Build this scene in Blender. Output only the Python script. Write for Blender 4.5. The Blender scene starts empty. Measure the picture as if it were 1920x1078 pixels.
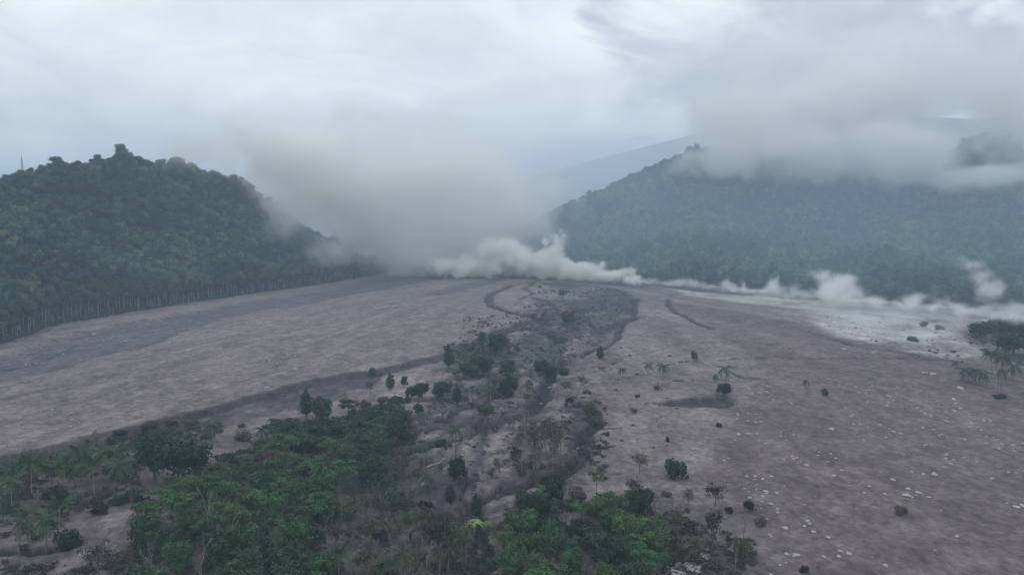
import bpy, math, random
import numpy as np
from mathutils import Vector, Matrix

random.seed(7)
rng = np.random.default_rng(11)
scene = bpy.context.scene
COL = scene.collection

# ------------------------------------------------------------------ camera
CAM_H = 85.0
FPX = 1371.0                      # focal length in pixels of a 1920 wide frame
PITCH = math.atan((539 - 400) / FPX)
cam_data = bpy.data.cameras.new('camera')
cam_data.sensor_width = 36.0
cam_data.lens = 36.0 * FPX / 1920.0
cam_data.clip_start = 1.0
cam_data.clip_end = 20000.0
cam = bpy.data.objects.new('camera', cam_data)
COL.objects.link(cam)
cam.location = (0, 0, CAM_H)
cam.rotation_euler = (math.pi / 2 - PITCH, 0, 0)
scene.camera = cam

# ------------------------------------------------------------------ exposure and render
scene.view_settings.view_transform = 'Standard'
scene.view_settings.look = 'None'
scene.view_settings.exposure = 0.0
scene.view_settings.gamma = 1.0
scene.view_settings.use_curve_mapping = False
cy = scene.cycles
cy.use_denoising = True
cy.max_bounces = 10
cy.diffuse_bounces = 2
cy.glossy_bounces = 1
cy.transmission_bounces = 1
cy.transparent_max_bounces = 8
cy.volume_bounces = 10
cy.volume_step_rate = 1.0
cy.volume_max_steps = 256
cy.use_fast_gi = False
cy.filter_width = 1.25
cy.sample_clamp_indirect = 4.0

# ------------------------------------------------------------------ sky and sun
SUN_EL, SUN_AZ = math.radians(48), math.radians(-35)      # azimuth measured from +Y towards +X
world = bpy.data.worlds.new('World')
scene.world = world
world.use_nodes = True
wn, wl = world.node_tree.nodes, world.node_tree.links
wn.clear()


def build_world():
    def N(t, **kw):
        n = wn.new(t)
        for k, v in kw.items():
            setattr(n, k, v)
        return n

    def M(op, a, b=None, c=None, clamp=False):
        n = N('ShaderNodeMath', operation=op, use_clamp=clamp)
        for i, v in enumerate((a, b, c)):
            if v is None:
                continue
            if isinstance(v, (int, float)):
                n.inputs[i].default_value = v
            else:
                wl.new(v, n.inputs[i])
        return n.outputs[0]

    tc = N('ShaderNodeTexCoord')
    sep = N('ShaderNodeSeparateXYZ')
    wl.new(tc.outputs['Generated'], sep.inputs[0])
    x, y, z = sep.outputs
    zz = M('ADD', M('ABSOLUTE', z), 0.16)
    u = M('DIVIDE', x, zz)
    v = M('DIVIDE', y, zz)
    comb = N('ShaderNodeCombineXYZ')
    wl.new(u, comb.inputs[0]); wl.new(v, comb.inputs[1])

    def noise(vec, scale, detail, rough, dist=0.0, loc=(0, 0, 0), sc=(1, 1, 1)):
        mp = N('ShaderNodeMapping')
        mp.inputs['Location'].default_value = loc
        mp.inputs['Scale'].default_value = sc
        wl.new(vec, mp.inputs['Vector'])
        n = N('ShaderNodeTexNoise')
        n.inputs['Scale'].default_value = scale
        n.inputs['Detail'].default_value = detail
        n.inputs['Roughness'].default_value = rough
        n.inputs['Distortion'].default_value = dist
        wl.new(mp.outputs[0], n.inputs['Vector'])
        return n.outputs['Fac']

    n1 = noise(comb.outputs[0], 0.7, 6, 0.55, 0.6, (3.1, 1.7, 0))
    n2 = noise(tc.outputs['Generated'], 5.0, 7, 0.6, 0.9, (1.3, 5.2, 2.0), (1, 1, 2.2))
    n3 = noise(tc.outputs['Generated'], 2.2, 3, 0.5, 0.3, (7.3, 1.2, 4.0), (1, 1, 2.6))
    mixn = M('ADD', M('ADD', M('MULTIPLY', n1, 0.40), M('MULTIPLY', n2, 0.48)), M('ADD', M('MULTIPLY', n3, 0.35), -0.065))
    # two broad features of the cloud deck: a thin bright gap and a heavy grey bank
    def blob(px, py, sx, sy, warp):
        uu, vv = (px - 960) / FPX, (539 - py) / FPX
        d = Vector((uu, math.cos(PITCH) + vv * math.sin(PITCH), -math.sin(PITCH) + vv * math.cos(PITCH))).normalized()
        az, el = math.atan2(d.x, d.y), math.asin(d.z)
        a = M('ARCTAN2', x, y)
        e = M('ARCSINE', z)
        da = M('DIVIDE', M('SUBTRACT', a, az), sx)
        de = M('DIVIDE', M('SUBTRACT', e, el), sy)
        r2 = M('ADD', M('MULTIPLY', da, da), M('MULTIPLY', de, de))
        r2 = M('ADD', r2, M('MULTIPLY', M('SUBTRACT', n2, 0.5), warp))
        return M('SUBTRACT', 1.0, r2, clamp=True)
    bright = blob(1190, 55, 0.16, 0.07, 3.0)
    grey = blob(1640, 60, 0.32, 0.16, 5.0)
    bright2 = blob(20, 285, 0.09, 0.03, 2.0)
    bright3 = blob(1660, 100, 0.10, 0.035, 6.0)
    f = M('ADD', mixn, M('MULTIPLY', bright, 0.17))
    f = M('ADD', f, M('MULTIPLY', bright2, 0.12))
    f = M('SUBTRACT', f, M('MULTIPLY', grey, 0.20))
    f = M('ADD', f, M('MULTIPLY', bright3, 0.14))
    ramp = N('ShaderNodeValToRGB')
    cr = ramp.color_ramp
    cr.elements[0].position = 0.30
    cr.elements[0].color = (0.50, 0.53, 0.61, 1)
    cr.elements[1].position = 0.80
    cr.elements[1].color = (1.12, 1.115, 1.11, 1)
    e = cr.elements.new(0.48)
    e.color = (0.70, 0.735, 0.78, 1)
    e = cr.elements.new(0.62)
    e.color = (0.87, 0.895, 0.925, 1)
    wl.new(f, ramp.inputs[0])
    sky = N('ShaderNodeTexSky', sky_type='NISHITA')
    sky.sun_disc = False
    sky.sun_elevation = SUN_EL
    sky.sun_rotation = SUN_AZ
    sky.air_density = 1.0
    sky.dust_density = 2.0
    bg1 = N('ShaderNodeBackground'); bg1.inputs[1].default_value = 0.10
    wl.new(sky.outputs[0], bg1.inputs[0])
    bg2 = N('ShaderNodeBackground'); bg2.inputs[1].default_value = 1.27
    wl.new(ramp.outputs[0], bg2.inputs[0])
    mx = N('ShaderNodeMixShader'); mx.inputs[0].default_value = 0.92
    wl.new(bg1.outputs[0], mx.inputs[1]); wl.new(bg2.outputs[0], mx.inputs[2])
    out = N('ShaderNodeOutputWorld')
    wl.new(mx.outputs[0], out.inputs[0])


build_world()
world.cycles.sampling_method = 'MANUAL'
world.cycles.sample_map_resolution = 512

sun_d = bpy.data.lights.new('sun', 'SUN')
sun_d.energy = 0.5
sun_d.angle = math.radians(25)
sun_d.color = (1.0, 0.95, 0.88)
sun = bpy.data.objects.new('sun', sun_d)
COL.objects.link(sun)
sdir = Vector((math.sin(SUN_AZ) * math.cos(SUN_EL), math.cos(SUN_AZ) * math.cos(SUN_EL), math.sin(SUN_EL)))
sun.rotation_euler = sdir.to_track_quat('Z', 'Y').to_euler()
sun.location = (0, 0, 700)


# ------------------------------------------------------------------ pixel <-> world while laying the place out
def ray(px, py):
    u, v = (px - 960) / FPX, (539 - py) / FPX
    return Vector((u, math.cos(PITCH) + v * math.sin(PITCH), -math.sin(PITCH) + v * math.cos(PITCH)))


def G(px, py, z=0.0):
    d = ray(px, py)
    t = (CAM_H - z) / max(1e-4, -d.z)
    return (d.x * t, d.y * t)


def P(px, py, D):
    d = ray(px, py)
    t = D / math.hypot(d.x, d.y)
    return Vector((d.x * t, d.y * t, CAM_H + d.z * t))


# ------------------------------------------------------------------ numpy noise and masks
_tab = rng.random((256, 256))


def vnoise(x, y, seed=0):
    x = np.asarray(x, float) + seed * 17.31
    y = np.asarray(y, float) + seed * 9.73
    xi, yi = np.floor(x).astype(int), np.floor(y).astype(int)
    fx, fy = x - xi, y - yi
    fx = fx * fx * (3 - 2 * fx); fy = fy * fy * (3 - 2 * fy)
    a = _tab[xi & 255, yi & 255]; b = _tab[(xi + 1) & 255, yi & 255]
    c = _tab[xi & 255, (yi + 1) & 255]; d = _tab[(xi + 1) & 255, (yi + 1) & 255]
    return (a * (1 - fx) + b * fx) * (1 - fy) + (c * (1 - fx) + d * fx) * fy - 0.5


def fbm(x, y, seed=0, octaves=4, rough=0.5):
    s, a = 0, 1.0
    for i in range(octaves):
        s = s + a * vnoise(x * 2 ** i, y * 2 ** i, seed + i * 3)
        a *= rough
    return s


def sstep(a, b, x):
    t = np.clip((x - a) / (b - a), 0, 1)
    return t * t * (3 - 2 * t)


def gpoly(pts):
    return np.array([G(a, b) for a, b in pts])


def dist_line(X, Y, pts, closed=False):
    best = np.full(X.shape, 1e9)
    n = len(pts)
    for i in range(n if closed else n - 1):
        (ax, ay), (bx, by) = pts[i], pts[(i + 1) % n]
        dx, dy = bx - ax, by - ay
        t = np.clip(((X - ax) * dx + (Y - ay) * dy) / max(1e-9, dx * dx + dy * dy), 0, 1)
        best = np.minimum(best, np.hypot(X - ax - t * dx, Y - ay - t * dy))
    return best


def inside(X, Y, pts):
    res = np.zeros(X.shape, bool)
    n = len(pts)
    for i in range(n):
        (ax, ay), (bx, by) = pts[i], pts[(i + 1) % n]
        if ay == by:
            continue
        cond = (ay > Y) != (by > Y)
        res ^= cond & (X < (bx - ax) * (Y - ay) / (by - ay) + ax)
    return res


def area_mask(X, Y, pts, soft):
    """1 inside, 0 outside, soft edge in metres."""
    d = dist_line(X, Y, pts, True)
    s = np.where(inside(X, Y, pts), d, -d)
    return sstep(-soft, soft, s)


# ------------------------------------------------------------------ where things lie (photo pixels, laid on the plain)
SCARP = [(-400, 935), (-150, 888), (0, 858), (70, 843), (130, 832), (200, 815), (270, 798), (330, 780), (400, 766), (470, 747),
         (540, 728), (600, 712), (650, 703), (700, 697), (760, 682), (830, 664), (880, 645), (930, 622), (990, 600), (1040, 588)]
BAND_LO = [(-400, 800), (-100, 735), (0, 711), (60, 703), (110, 692), (170, 672), (215, 662), (260, 652), (310, 636),
           (350, 618), (385, 604), (440, 590), (500, 580), (590, 566), (650, 553), (720, 543), (800, 528), (880, 518)]
BAND_HI = [(900, 513), (800, 513), (700, 521), (600, 543), (520, 556), (430, 570), (330, 588), (240, 603), (130, 628), (60, 650),
           (-100, 680), (-400, 745)]
BAND2 = [(795, 556), (840, 541), (900, 527), (960, 520), (930, 532), (870, 545), (830, 555)]
CREST = [(640, 519), (760, 514), (900, 512), (1000, 514), (1110, 517), (1250, 530), (1400, 546), (1560, 562), (1540, 568), (1400, 557),
         (1290, 545), (1180, 540), (1090, 531), (1000, 524), (900, 519), (780, 521)]
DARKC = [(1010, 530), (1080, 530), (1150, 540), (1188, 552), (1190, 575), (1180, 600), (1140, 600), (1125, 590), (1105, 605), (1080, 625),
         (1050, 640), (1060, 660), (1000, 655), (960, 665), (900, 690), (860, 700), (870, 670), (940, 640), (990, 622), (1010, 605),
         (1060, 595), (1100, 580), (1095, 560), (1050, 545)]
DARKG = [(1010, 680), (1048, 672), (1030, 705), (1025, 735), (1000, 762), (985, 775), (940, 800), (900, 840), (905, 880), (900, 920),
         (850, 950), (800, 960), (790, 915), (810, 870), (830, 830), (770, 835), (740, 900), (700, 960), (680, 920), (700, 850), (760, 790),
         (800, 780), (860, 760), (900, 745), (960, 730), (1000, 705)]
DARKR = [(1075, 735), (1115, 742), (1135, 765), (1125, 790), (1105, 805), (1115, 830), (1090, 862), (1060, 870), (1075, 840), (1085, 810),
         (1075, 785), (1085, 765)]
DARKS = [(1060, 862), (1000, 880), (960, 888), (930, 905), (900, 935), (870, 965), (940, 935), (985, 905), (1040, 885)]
GULLY = [([(1005, 527), (960, 535), (925, 548), (914, 562), (925, 575), (955, 584), (990, 592), (1030, 600)], 5.0, 2.5),
         ([(1000, 530), (983, 541), (1003, 550), (980, 558), (968, 568)], 3.0, 1.5),
         ([(1000, 556), (1030, 566), (1045, 580), (1060, 592)], 3.0, 1.0),
         ([(1192, 560), (1190, 590), (1150, 603), (1132, 617)], 3.2, 2.0),
         ([(1166, 598), (1164, 622), (1130, 643), (1085, 655), (1040, 660)], 3.0, 2.0),
         ([(1250, 556), (1262, 578), (1300, 596), (1335, 610)], 3.0, 1.2),
         ([(1048, 665), (1030, 700), (1022, 735), (990, 762), (940, 778), (880, 800), (790, 828), (730, 835)], 3.4, 3.2),
         ([(800, 785), (850, 762), (900, 745), (960, 728)], 1.6, 2.0),
         ([(1120, 775), (1088, 812), (1105, 835), (1068, 868), (1000, 885), (930, 905), (870, 950), (830, 1000)], 2.8, 2.2),
         ([(1075, 795), (1110, 805)], 1.6, 1.5),
         ([(1110, 845), (1128, 855), (1145, 868), (1170, 874)], 0.8, 1.0),
         ([(985, 885), (955, 960), (870, 1000), (800, 1040)], 1.2, 1.2),
         ([(1230, 742), (1290, 747), (1370, 744)], 1.6, 2.6),
         ([(1350, 667), (1430, 662), (1560, 664), (1720, 664), (1760, 668)], 1.5, 0.8),
         ([(1510, 613), (1560, 628), (1600, 640), (1700, 655), (1790, 670)], 1.6, 1.4),
         ([(1370, 688), (1395, 700), (1430, 704)], 1.6, 1.2),
         ([(700, 752), (760, 756)], 1.2, 1.2),
         ([(0, 690), (60, 680), (150, 640)], 1.0, 0.6),
         ([(0, 1020), (60, 1018), (120, 1005), (150, 1000)], 1.6, 1.5),
         ([(1240, 1078), (1270, 1040), (1310, 1010), (1330, 990)], 1.8, 1.4)]
MAUVE = [(1240, 560), (1330, 600), (1440, 690), (1400, 740), (1340, 845), (1320, 880), (1400, 930), (1430, 990), (1400, 1100), (2300, 1200),
         (2600, 760), (2000, 680), (1700, 655), (1560, 628), (1500, 600), (1400, 580)]
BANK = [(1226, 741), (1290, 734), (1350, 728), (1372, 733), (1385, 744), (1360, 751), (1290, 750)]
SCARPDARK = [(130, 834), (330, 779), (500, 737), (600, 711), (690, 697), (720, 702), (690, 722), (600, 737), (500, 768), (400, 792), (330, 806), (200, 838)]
PALE = [([(1150, 755), (1290, 765), (1330, 820), (1290, 870), (1200, 850), (1140, 800)], 6, 0.5),
        ([(640, 800), (800, 735), (790, 760), (720, 800)], 3, 0.4),
        ([(710, 700), (830, 690), (840, 720), (760, 745), (720, 740)], 4, 0.7),
        ([(905, 795), (950, 770), (1000, 765), (960, 800), (935, 830)], 3, 0.6),
        ([(1000, 765), (1060, 760), (1070, 800), (1060, 850), (1020, 860), (1010, 800)], 3, 0.6),
        ([(800, 845), (860, 795), (905, 785), (880, 850), (850, 870)], 2.5, 0.8),
        ([(650, 780), (700, 745), (760, 750), (700, 775)], 3, 0.4),
        ([(850, 770), (910, 735), (930, 740), (880, 775)], 2.5, 0.5),
        ([(975, 705), (1010, 695), (1010, 710), (970, 725)], 2.5, 0.7),
        ([(925, 545), (990, 540), (1000, 575), (950, 578), (925, 565)], 6, 0.5),
        ([(1500, 588), (1620, 585), (1760, 600), (1850, 650), (1800, 668), (1700, 650), (1580, 625)], 7, 1.0),
        ([(1200, 535), (1400, 550), (1560, 560), (1900, 585), (1950, 600), (1700, 590), (1400, 565)], 7, 1.0)]
SHRUBBY = [([(0, 862), (200, 820), (400, 772), (420, 800), (330, 830), (250, 880), (200, 930), (0, 960)], 4, 0.6),
           ([(260, 960), (330, 900), (430, 850), (600, 780), (745, 765), (775, 810), (720, 960), (760, 1100), (260, 1100)], 5, 0.9),
           ([(940, 930), (1000, 940), (1190, 915), (1260, 960), (1220, 1100), (940, 1100)], 4, 0.9),
           ([(700, 900), (900, 960), (960, 1100), (700, 1100)], 6, 0.55),
           ([(1240, 930), (1420, 930), (1430, 1000), (1380, 1100), (1240, 1100)], 4, 0.45),
           ([(830, 650), (950, 620), (975, 700), (960, 750), (860, 720)], 4, 0.5),
           ([(1800, 605), (1920, 598), (2100, 600), (2100, 690), (1860, 672)], 5, 0.95),
           ([(970, 770), (1060, 780), (1090, 860), (1000, 890), (960, 860)], 4, 0.35)]
POLYS = {}


def gp(key, pts):
    if key not in POLYS:
        POLYS[key] = gpoly(pts)
    return POLYS[key]


FIELD_EDGE = SCARP + [(1200, 560), (1300, 545), (1000, 512), (640, 512), (-400, 700)]
BANDPOLY = BAND_LO + BAND_HI


def ground_h(X, Y):
    X = np.asarray(X, float); Y = np.asarray(Y, float)
    h = fbm(X / 90, Y / 90, 1, 3) * 1.6 + fbm(X / 14, Y / 14, 5, 3) * 0.5
    # the left debris field stands proud of the old ground in front of it
    wx, wy = X + fbm(X / 14, Y / 14, 60, 5, .6) * 4.0, Y + fbm(X / 14, Y / 14, 63, 5, .6) * 4.0
    fld = area_mask(wx, wy, gp('field', FIELD_EDGE), 2.2)
    h = h + (fld - 1) * 2.8
    bnd = area_mask(wx, wy, gp('band', BANDPOLY), 2.5)
    h = h - bnd * 2.0
    # flow ridges fanning out from where the flow comes through
    ang = np.arctan2(X - 20, 1080 - Y); rad = np.hypot(X - 20, 1080 - Y)
    st = fbm(ang * 90, rad / 45, 9, 4, 0.6)
    rightside = sstep(40, 90, X)
    h = h + st * (0.55 - 0.3 * rightside) * (0.4 + 0.6 * sstep(0, 60, -(X + 40)))
    mask_c = sstep(2, 8, -(X + 15)) * fld
    h = h + fbm(X / 4, Y / 4, 19, 3) * .5
    for k, (pts, w, dep) in enumerate(GULLY):
        g = gp('g%d' % k, pts)
        sel = (X > g[:, 0].min() - 30) & (X < g[:, 0].max() + 30) & (Y > g[:, 1].min() - 30) & (Y < g[:, 1].max() + 30)
        if not np.any(sel):
            continue
        d = dist_line(wx[sel] if wx.shape else wx, wy[sel] if wy.shape else wy, g)
        h[sel] -= dep * 1.2 * (1 - sstep(w * 0.5, w * 1.25, d))
    h = h - 2.2 * area_mask(wx, wy, gp('bank', BANK), 1.0)
    # broken gullied ground in the middle
    mid = area_mask(wx, wy, gp('midz', [(1190, 540), (1130, 800), (1100, 880), (900, 1100), (640, 1100), (700, 860), (860, 640), (980, 600)]), 12)
    ca, sa = math.cos(.5), math.sin(.5)
    u_, v_ = wx * ca - wy * sa, wx * sa + wy * ca
    rg = 1 - np.abs(fbm(u_ / 14, v_ / 26, 211, 5, .62)) * 9
    h = h - np.clip(rg, 0, 1) * 2.8 * mid
    # leave calm ground far away
    far = sstep(1000, 1300, np.hypot(X, Y))
    return h * (1 - far) - 1.0 * far


def hgt(x, y):
    return float(ground_h(np.array([x]), np.array([y]))[0])


def on_ground(px, py):
    """the point of the terrain seen at that spot"""
    z = -1.5
    for _ in range(4):
        x, y = G(px, py, z)
        z = hgt(x, y)
    return Vector((x, y, z))


# ------------------------------------------------------------------ mesh and node helpers
def mesh_from(name, verts, faces, mats=(), smooth=False, colors=None, attr='tint'):
    me = bpy.data.meshes.new(name)
    verts = np.asarray(verts, dtype=np.float32).reshape(-1, 3)
    if isinstance(faces, np.ndarray):
        k = faces.shape[1]
        nf = faces.shape[0]
        me.vertices.add(len(verts)); me.vertices.foreach_set('co', verts.ravel())
        me.loops.add(nf * k); me.loops.foreach_set('vertex_index', faces.astype(np.int32).ravel())
        me.polygons.add(nf)
        me.polygons.foreach_set('loop_start', np.arange(0, nf * k, k, dtype=np.int32))
        me.polygons.foreach_set('loop_total', np.full(nf, k, dtype=np.int32))
        me.update(calc_edges=True)
    else:
        me.from_pydata([tuple(v) for v in verts], [], [tuple(f) for f in faces])
    if smooth:
        me.polygons.foreach_set('use_smooth', np.ones(len(me.polygons), bool))
    if colors is not None:
        a = me.color_attributes.new(attr, 'FLOAT_COLOR', 'POINT')
        c = np.ones((len(verts), 4), np.float32)
        c[:, :3] = np.asarray(colors).reshape(-1, 3) if np.ndim(colors) == 2 else np.asarray(colors)[:, None]
        a.data.foreach_set('color', c.ravel())
    for m in mats:
        me.materials.append(m)
    return me


def link(name, data, parent=None, loc=None):
    o = bpy.data.objects.new(name, data)
    COL.objects.link(o)
    if parent is not None:
        o.parent = parent
    if loc is not None:
        o.location = loc
    return o


def tag(o, label=None, cat=None, group=None, kind=None):
    if label: o['label'] = label
    if cat: o['category'] = cat
    if group: o['group'] = group
    if kind: o['kind'] = kind
    return o


def new_mat(name):
    m = bpy.data.materials.new(name)
    m.use_nodes = True
    m.node_tree.nodes.clear()
    return m


class NT:
    """small helper to write node graphs as expressions"""
    def __init__(self, tree):
        self.t = tree

    def n(self, typ, **kw):
        nd = self.t.nodes.new(typ)
        for k, v in kw.items():
            setattr(nd, k, v)
        return nd

    def put(self, sock, v):
        if v is None: return
        if hasattr(v, 'is_output') or hasattr(v, 'links'):
            self.t.links.new(v, sock)
        else:
            sock.default_value = v

    def m(self, op, a, b=None, c=None, clamp=False):
        nd = self.n('ShaderNodeMath', operation=op, use_clamp=clamp)
        for i, v in enumerate((a, b, c)):
            self.put(nd.inputs[i], v)
        return nd.outputs[0]

    def vm(self, op, a, b=None, out=0):
        nd = self.n('ShaderNodeVectorMath', operation=op)
        self.put(nd.inputs[0], a); self.put(nd.inputs[1], b)
        return nd.outputs[out]

    def noise(self, vec, scale, detail=3, rough=0.5, dist=0.0, out=0):
        nd = self.n('ShaderNodeTexNoise')
        self.put(nd.inputs['Vector'], vec)
        nd.inputs['Scale'].default_value = scale
        nd.inputs['Detail'].default_value = detail
        nd.inputs['Roughness'].default_value = rough
        nd.inputs['Distortion'].default_value = dist
        return nd.outputs[out]

    def mixc(self, f, a, b, blend='MIX'):
        nd = self.n('ShaderNodeMix', data_type='RGBA', blend_type=blend)
        self.put(nd.inputs[0], f); self.put(nd.inputs[6], a); self.put(nd.inputs[7], b)
        return nd.outputs[2]

    def mapr(self, v, a, b, c, d):
        nd = self.n('ShaderNodeMapRange')
        self.put(nd.inputs[0], v)
        for i, q in enumerate((a, b, c, d)):
            nd.inputs[i + 1].default_value = q
        return nd.outputs[0]


def finish(m, t, color, rough=0.9, bump=None, bump_dist=0.1, spec=0.2):
    b = t.n('ShaderNodeBsdfPrincipled')
    t.put(b.inputs['Base Color'], color)
    b.inputs['Roughness'].default_value = rough
    b.inputs['Specular IOR Level'].default_value = spec
    if bump is not None:
        bn = t.n('ShaderNodeBump')
        bn.inputs['Distance'].default_value = bump_dist
        t.put(bn.inputs['Height'], bump)
        t.put(b.inputs['Normal'], bn.outputs[0])
    o = t.n('ShaderNodeOutputMaterial')
    m.node_tree.links.new(b.outputs[0], o.inputs[0])
    return m


def mat_leaf():
    m = new_mat('foliage'); t = NT(m.node_tree)
    oi = t.n('ShaderNodeObjectInfo')
    a = t.n('ShaderNodeAttribute', attribute_name='tint')
    col = t.mixc(1.0, oi.outputs['Color'], a.outputs['Color'], 'MULTIPLY')
    return finish(m, t, col, 0.75, spec=0.25)


def mat_forest(name, c0, c1, c2):
    m = new_mat(name); t = NT(m.node_tree)
    oi = t.n('ShaderNodeObjectInfo')
    a = t.n('ShaderNodeAttribute', attribute_name='tint')
    rp = t.n('ShaderNodeValToRGB')
    cr = rp.color_ramp
    cr.elements[0].position = 0.0; cr.elements[0].color = (*c0, 1)
    cr.elements[1].position = 1.0; cr.elements[1].color = (*c2, 1)
    e = cr.elements.new(0.55); e.color = (*c1, 1)
    g = t.n('ShaderNodeNewGeometry')
    big = t.noise(g.outputs['Position'], 0.012, 3, 0.6)
    k = t.m('ADD', t.m('MULTIPLY', oi.outputs['Random'], 0.75), t.m('MULTIPLY', t.m('SUBTRACT', big, 0.42), 2.2), clamp=True)
    t.put(rp.inputs[0], k)
    col = t.mixc(1.0, rp.outputs[0], a.outputs['Color'], 'MULTIPLY')
    return finish(m, t, col, 0.8, spec=0.2)


def mat_plain(name, c, var=0.25, scale=0.8, rough=0.9):
    m = new_mat(name); t = NT(m.node_tree)
    g = t.n('ShaderNodeTexCoord')
    nz = t.noise(g.outputs['Object'], scale, 4, 0.6)
    f = t.mapr(nz, 0.3, 0.7, 1 - var, 1 + var)
    cc = t.vm('SCALE', c)
    cc.node.inputs['Scale'].default_value = 1
    t.put(cc.node.inputs['Scale'], f)
    return finish(m, t, cc, rough, bump=nz, bump_dist=0.15)


def mat_ground():
    m = new_mat('volcanic_mud'); t = NT(m.node_tree)
    a = t.n('ShaderNodeAttribute', attribute_name='soil_and_shade')
    g = t.n('ShaderNodeNewGeometry')
    n1 = t.noise(g.outputs['Position'], 0.05, 6, 0.6, 0.4)
    n2 = t.noise(g.outputs['Position'], 0.5, 6, 0.65)
    n3 = t.noise(g.outputs['Position'], 2.5, 4, 0.7)
    f = t.m('MULTIPLY', t.mapr(n1, 0.3, 0.7, 0.90, 1.10), t.mapr(n2, 0.3, 0.7, 0.72, 1.28))
    f = t.m('MULTIPLY', f, t.mapr(n3, 0.3, 0.7, 0.78, 1.22))
    # scattered pebbles too small to model
    v = t.n('ShaderNodeTexVoronoi')
    v.inputs['Scale'].default_value = 0.45
    t.put(v.inputs['Vector'], g.outputs['Position'])
    sp = t.m('LESS_THAN', v.outputs['Distance'], 0.16)
    rnd = t.n('ShaderNodeSeparateColor'); t.put(rnd.inputs[0], v.outputs['Color'])
    sp = t.m('MULTIPLY', sp, t.m('GREATER_THAN', rnd.outputs[0], 0.86))
    cc = t.vm('SCALE', a.outputs['Color'])
    t.put(cc.node.inputs['Scale'], f)
    col = t.mixc(t.m('MULTIPLY', sp, 0.55), cc, (0.34, 0.31, 0.32, 1))
    bm = t.m('ADD', t.m('MULTIPLY', n2, 1.0), t.m('MULTIPLY', n3, 0.35))
    return finish(m, t, col, 0.95, bump=bm, bump_dist=1.1, spec=0.15)


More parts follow.
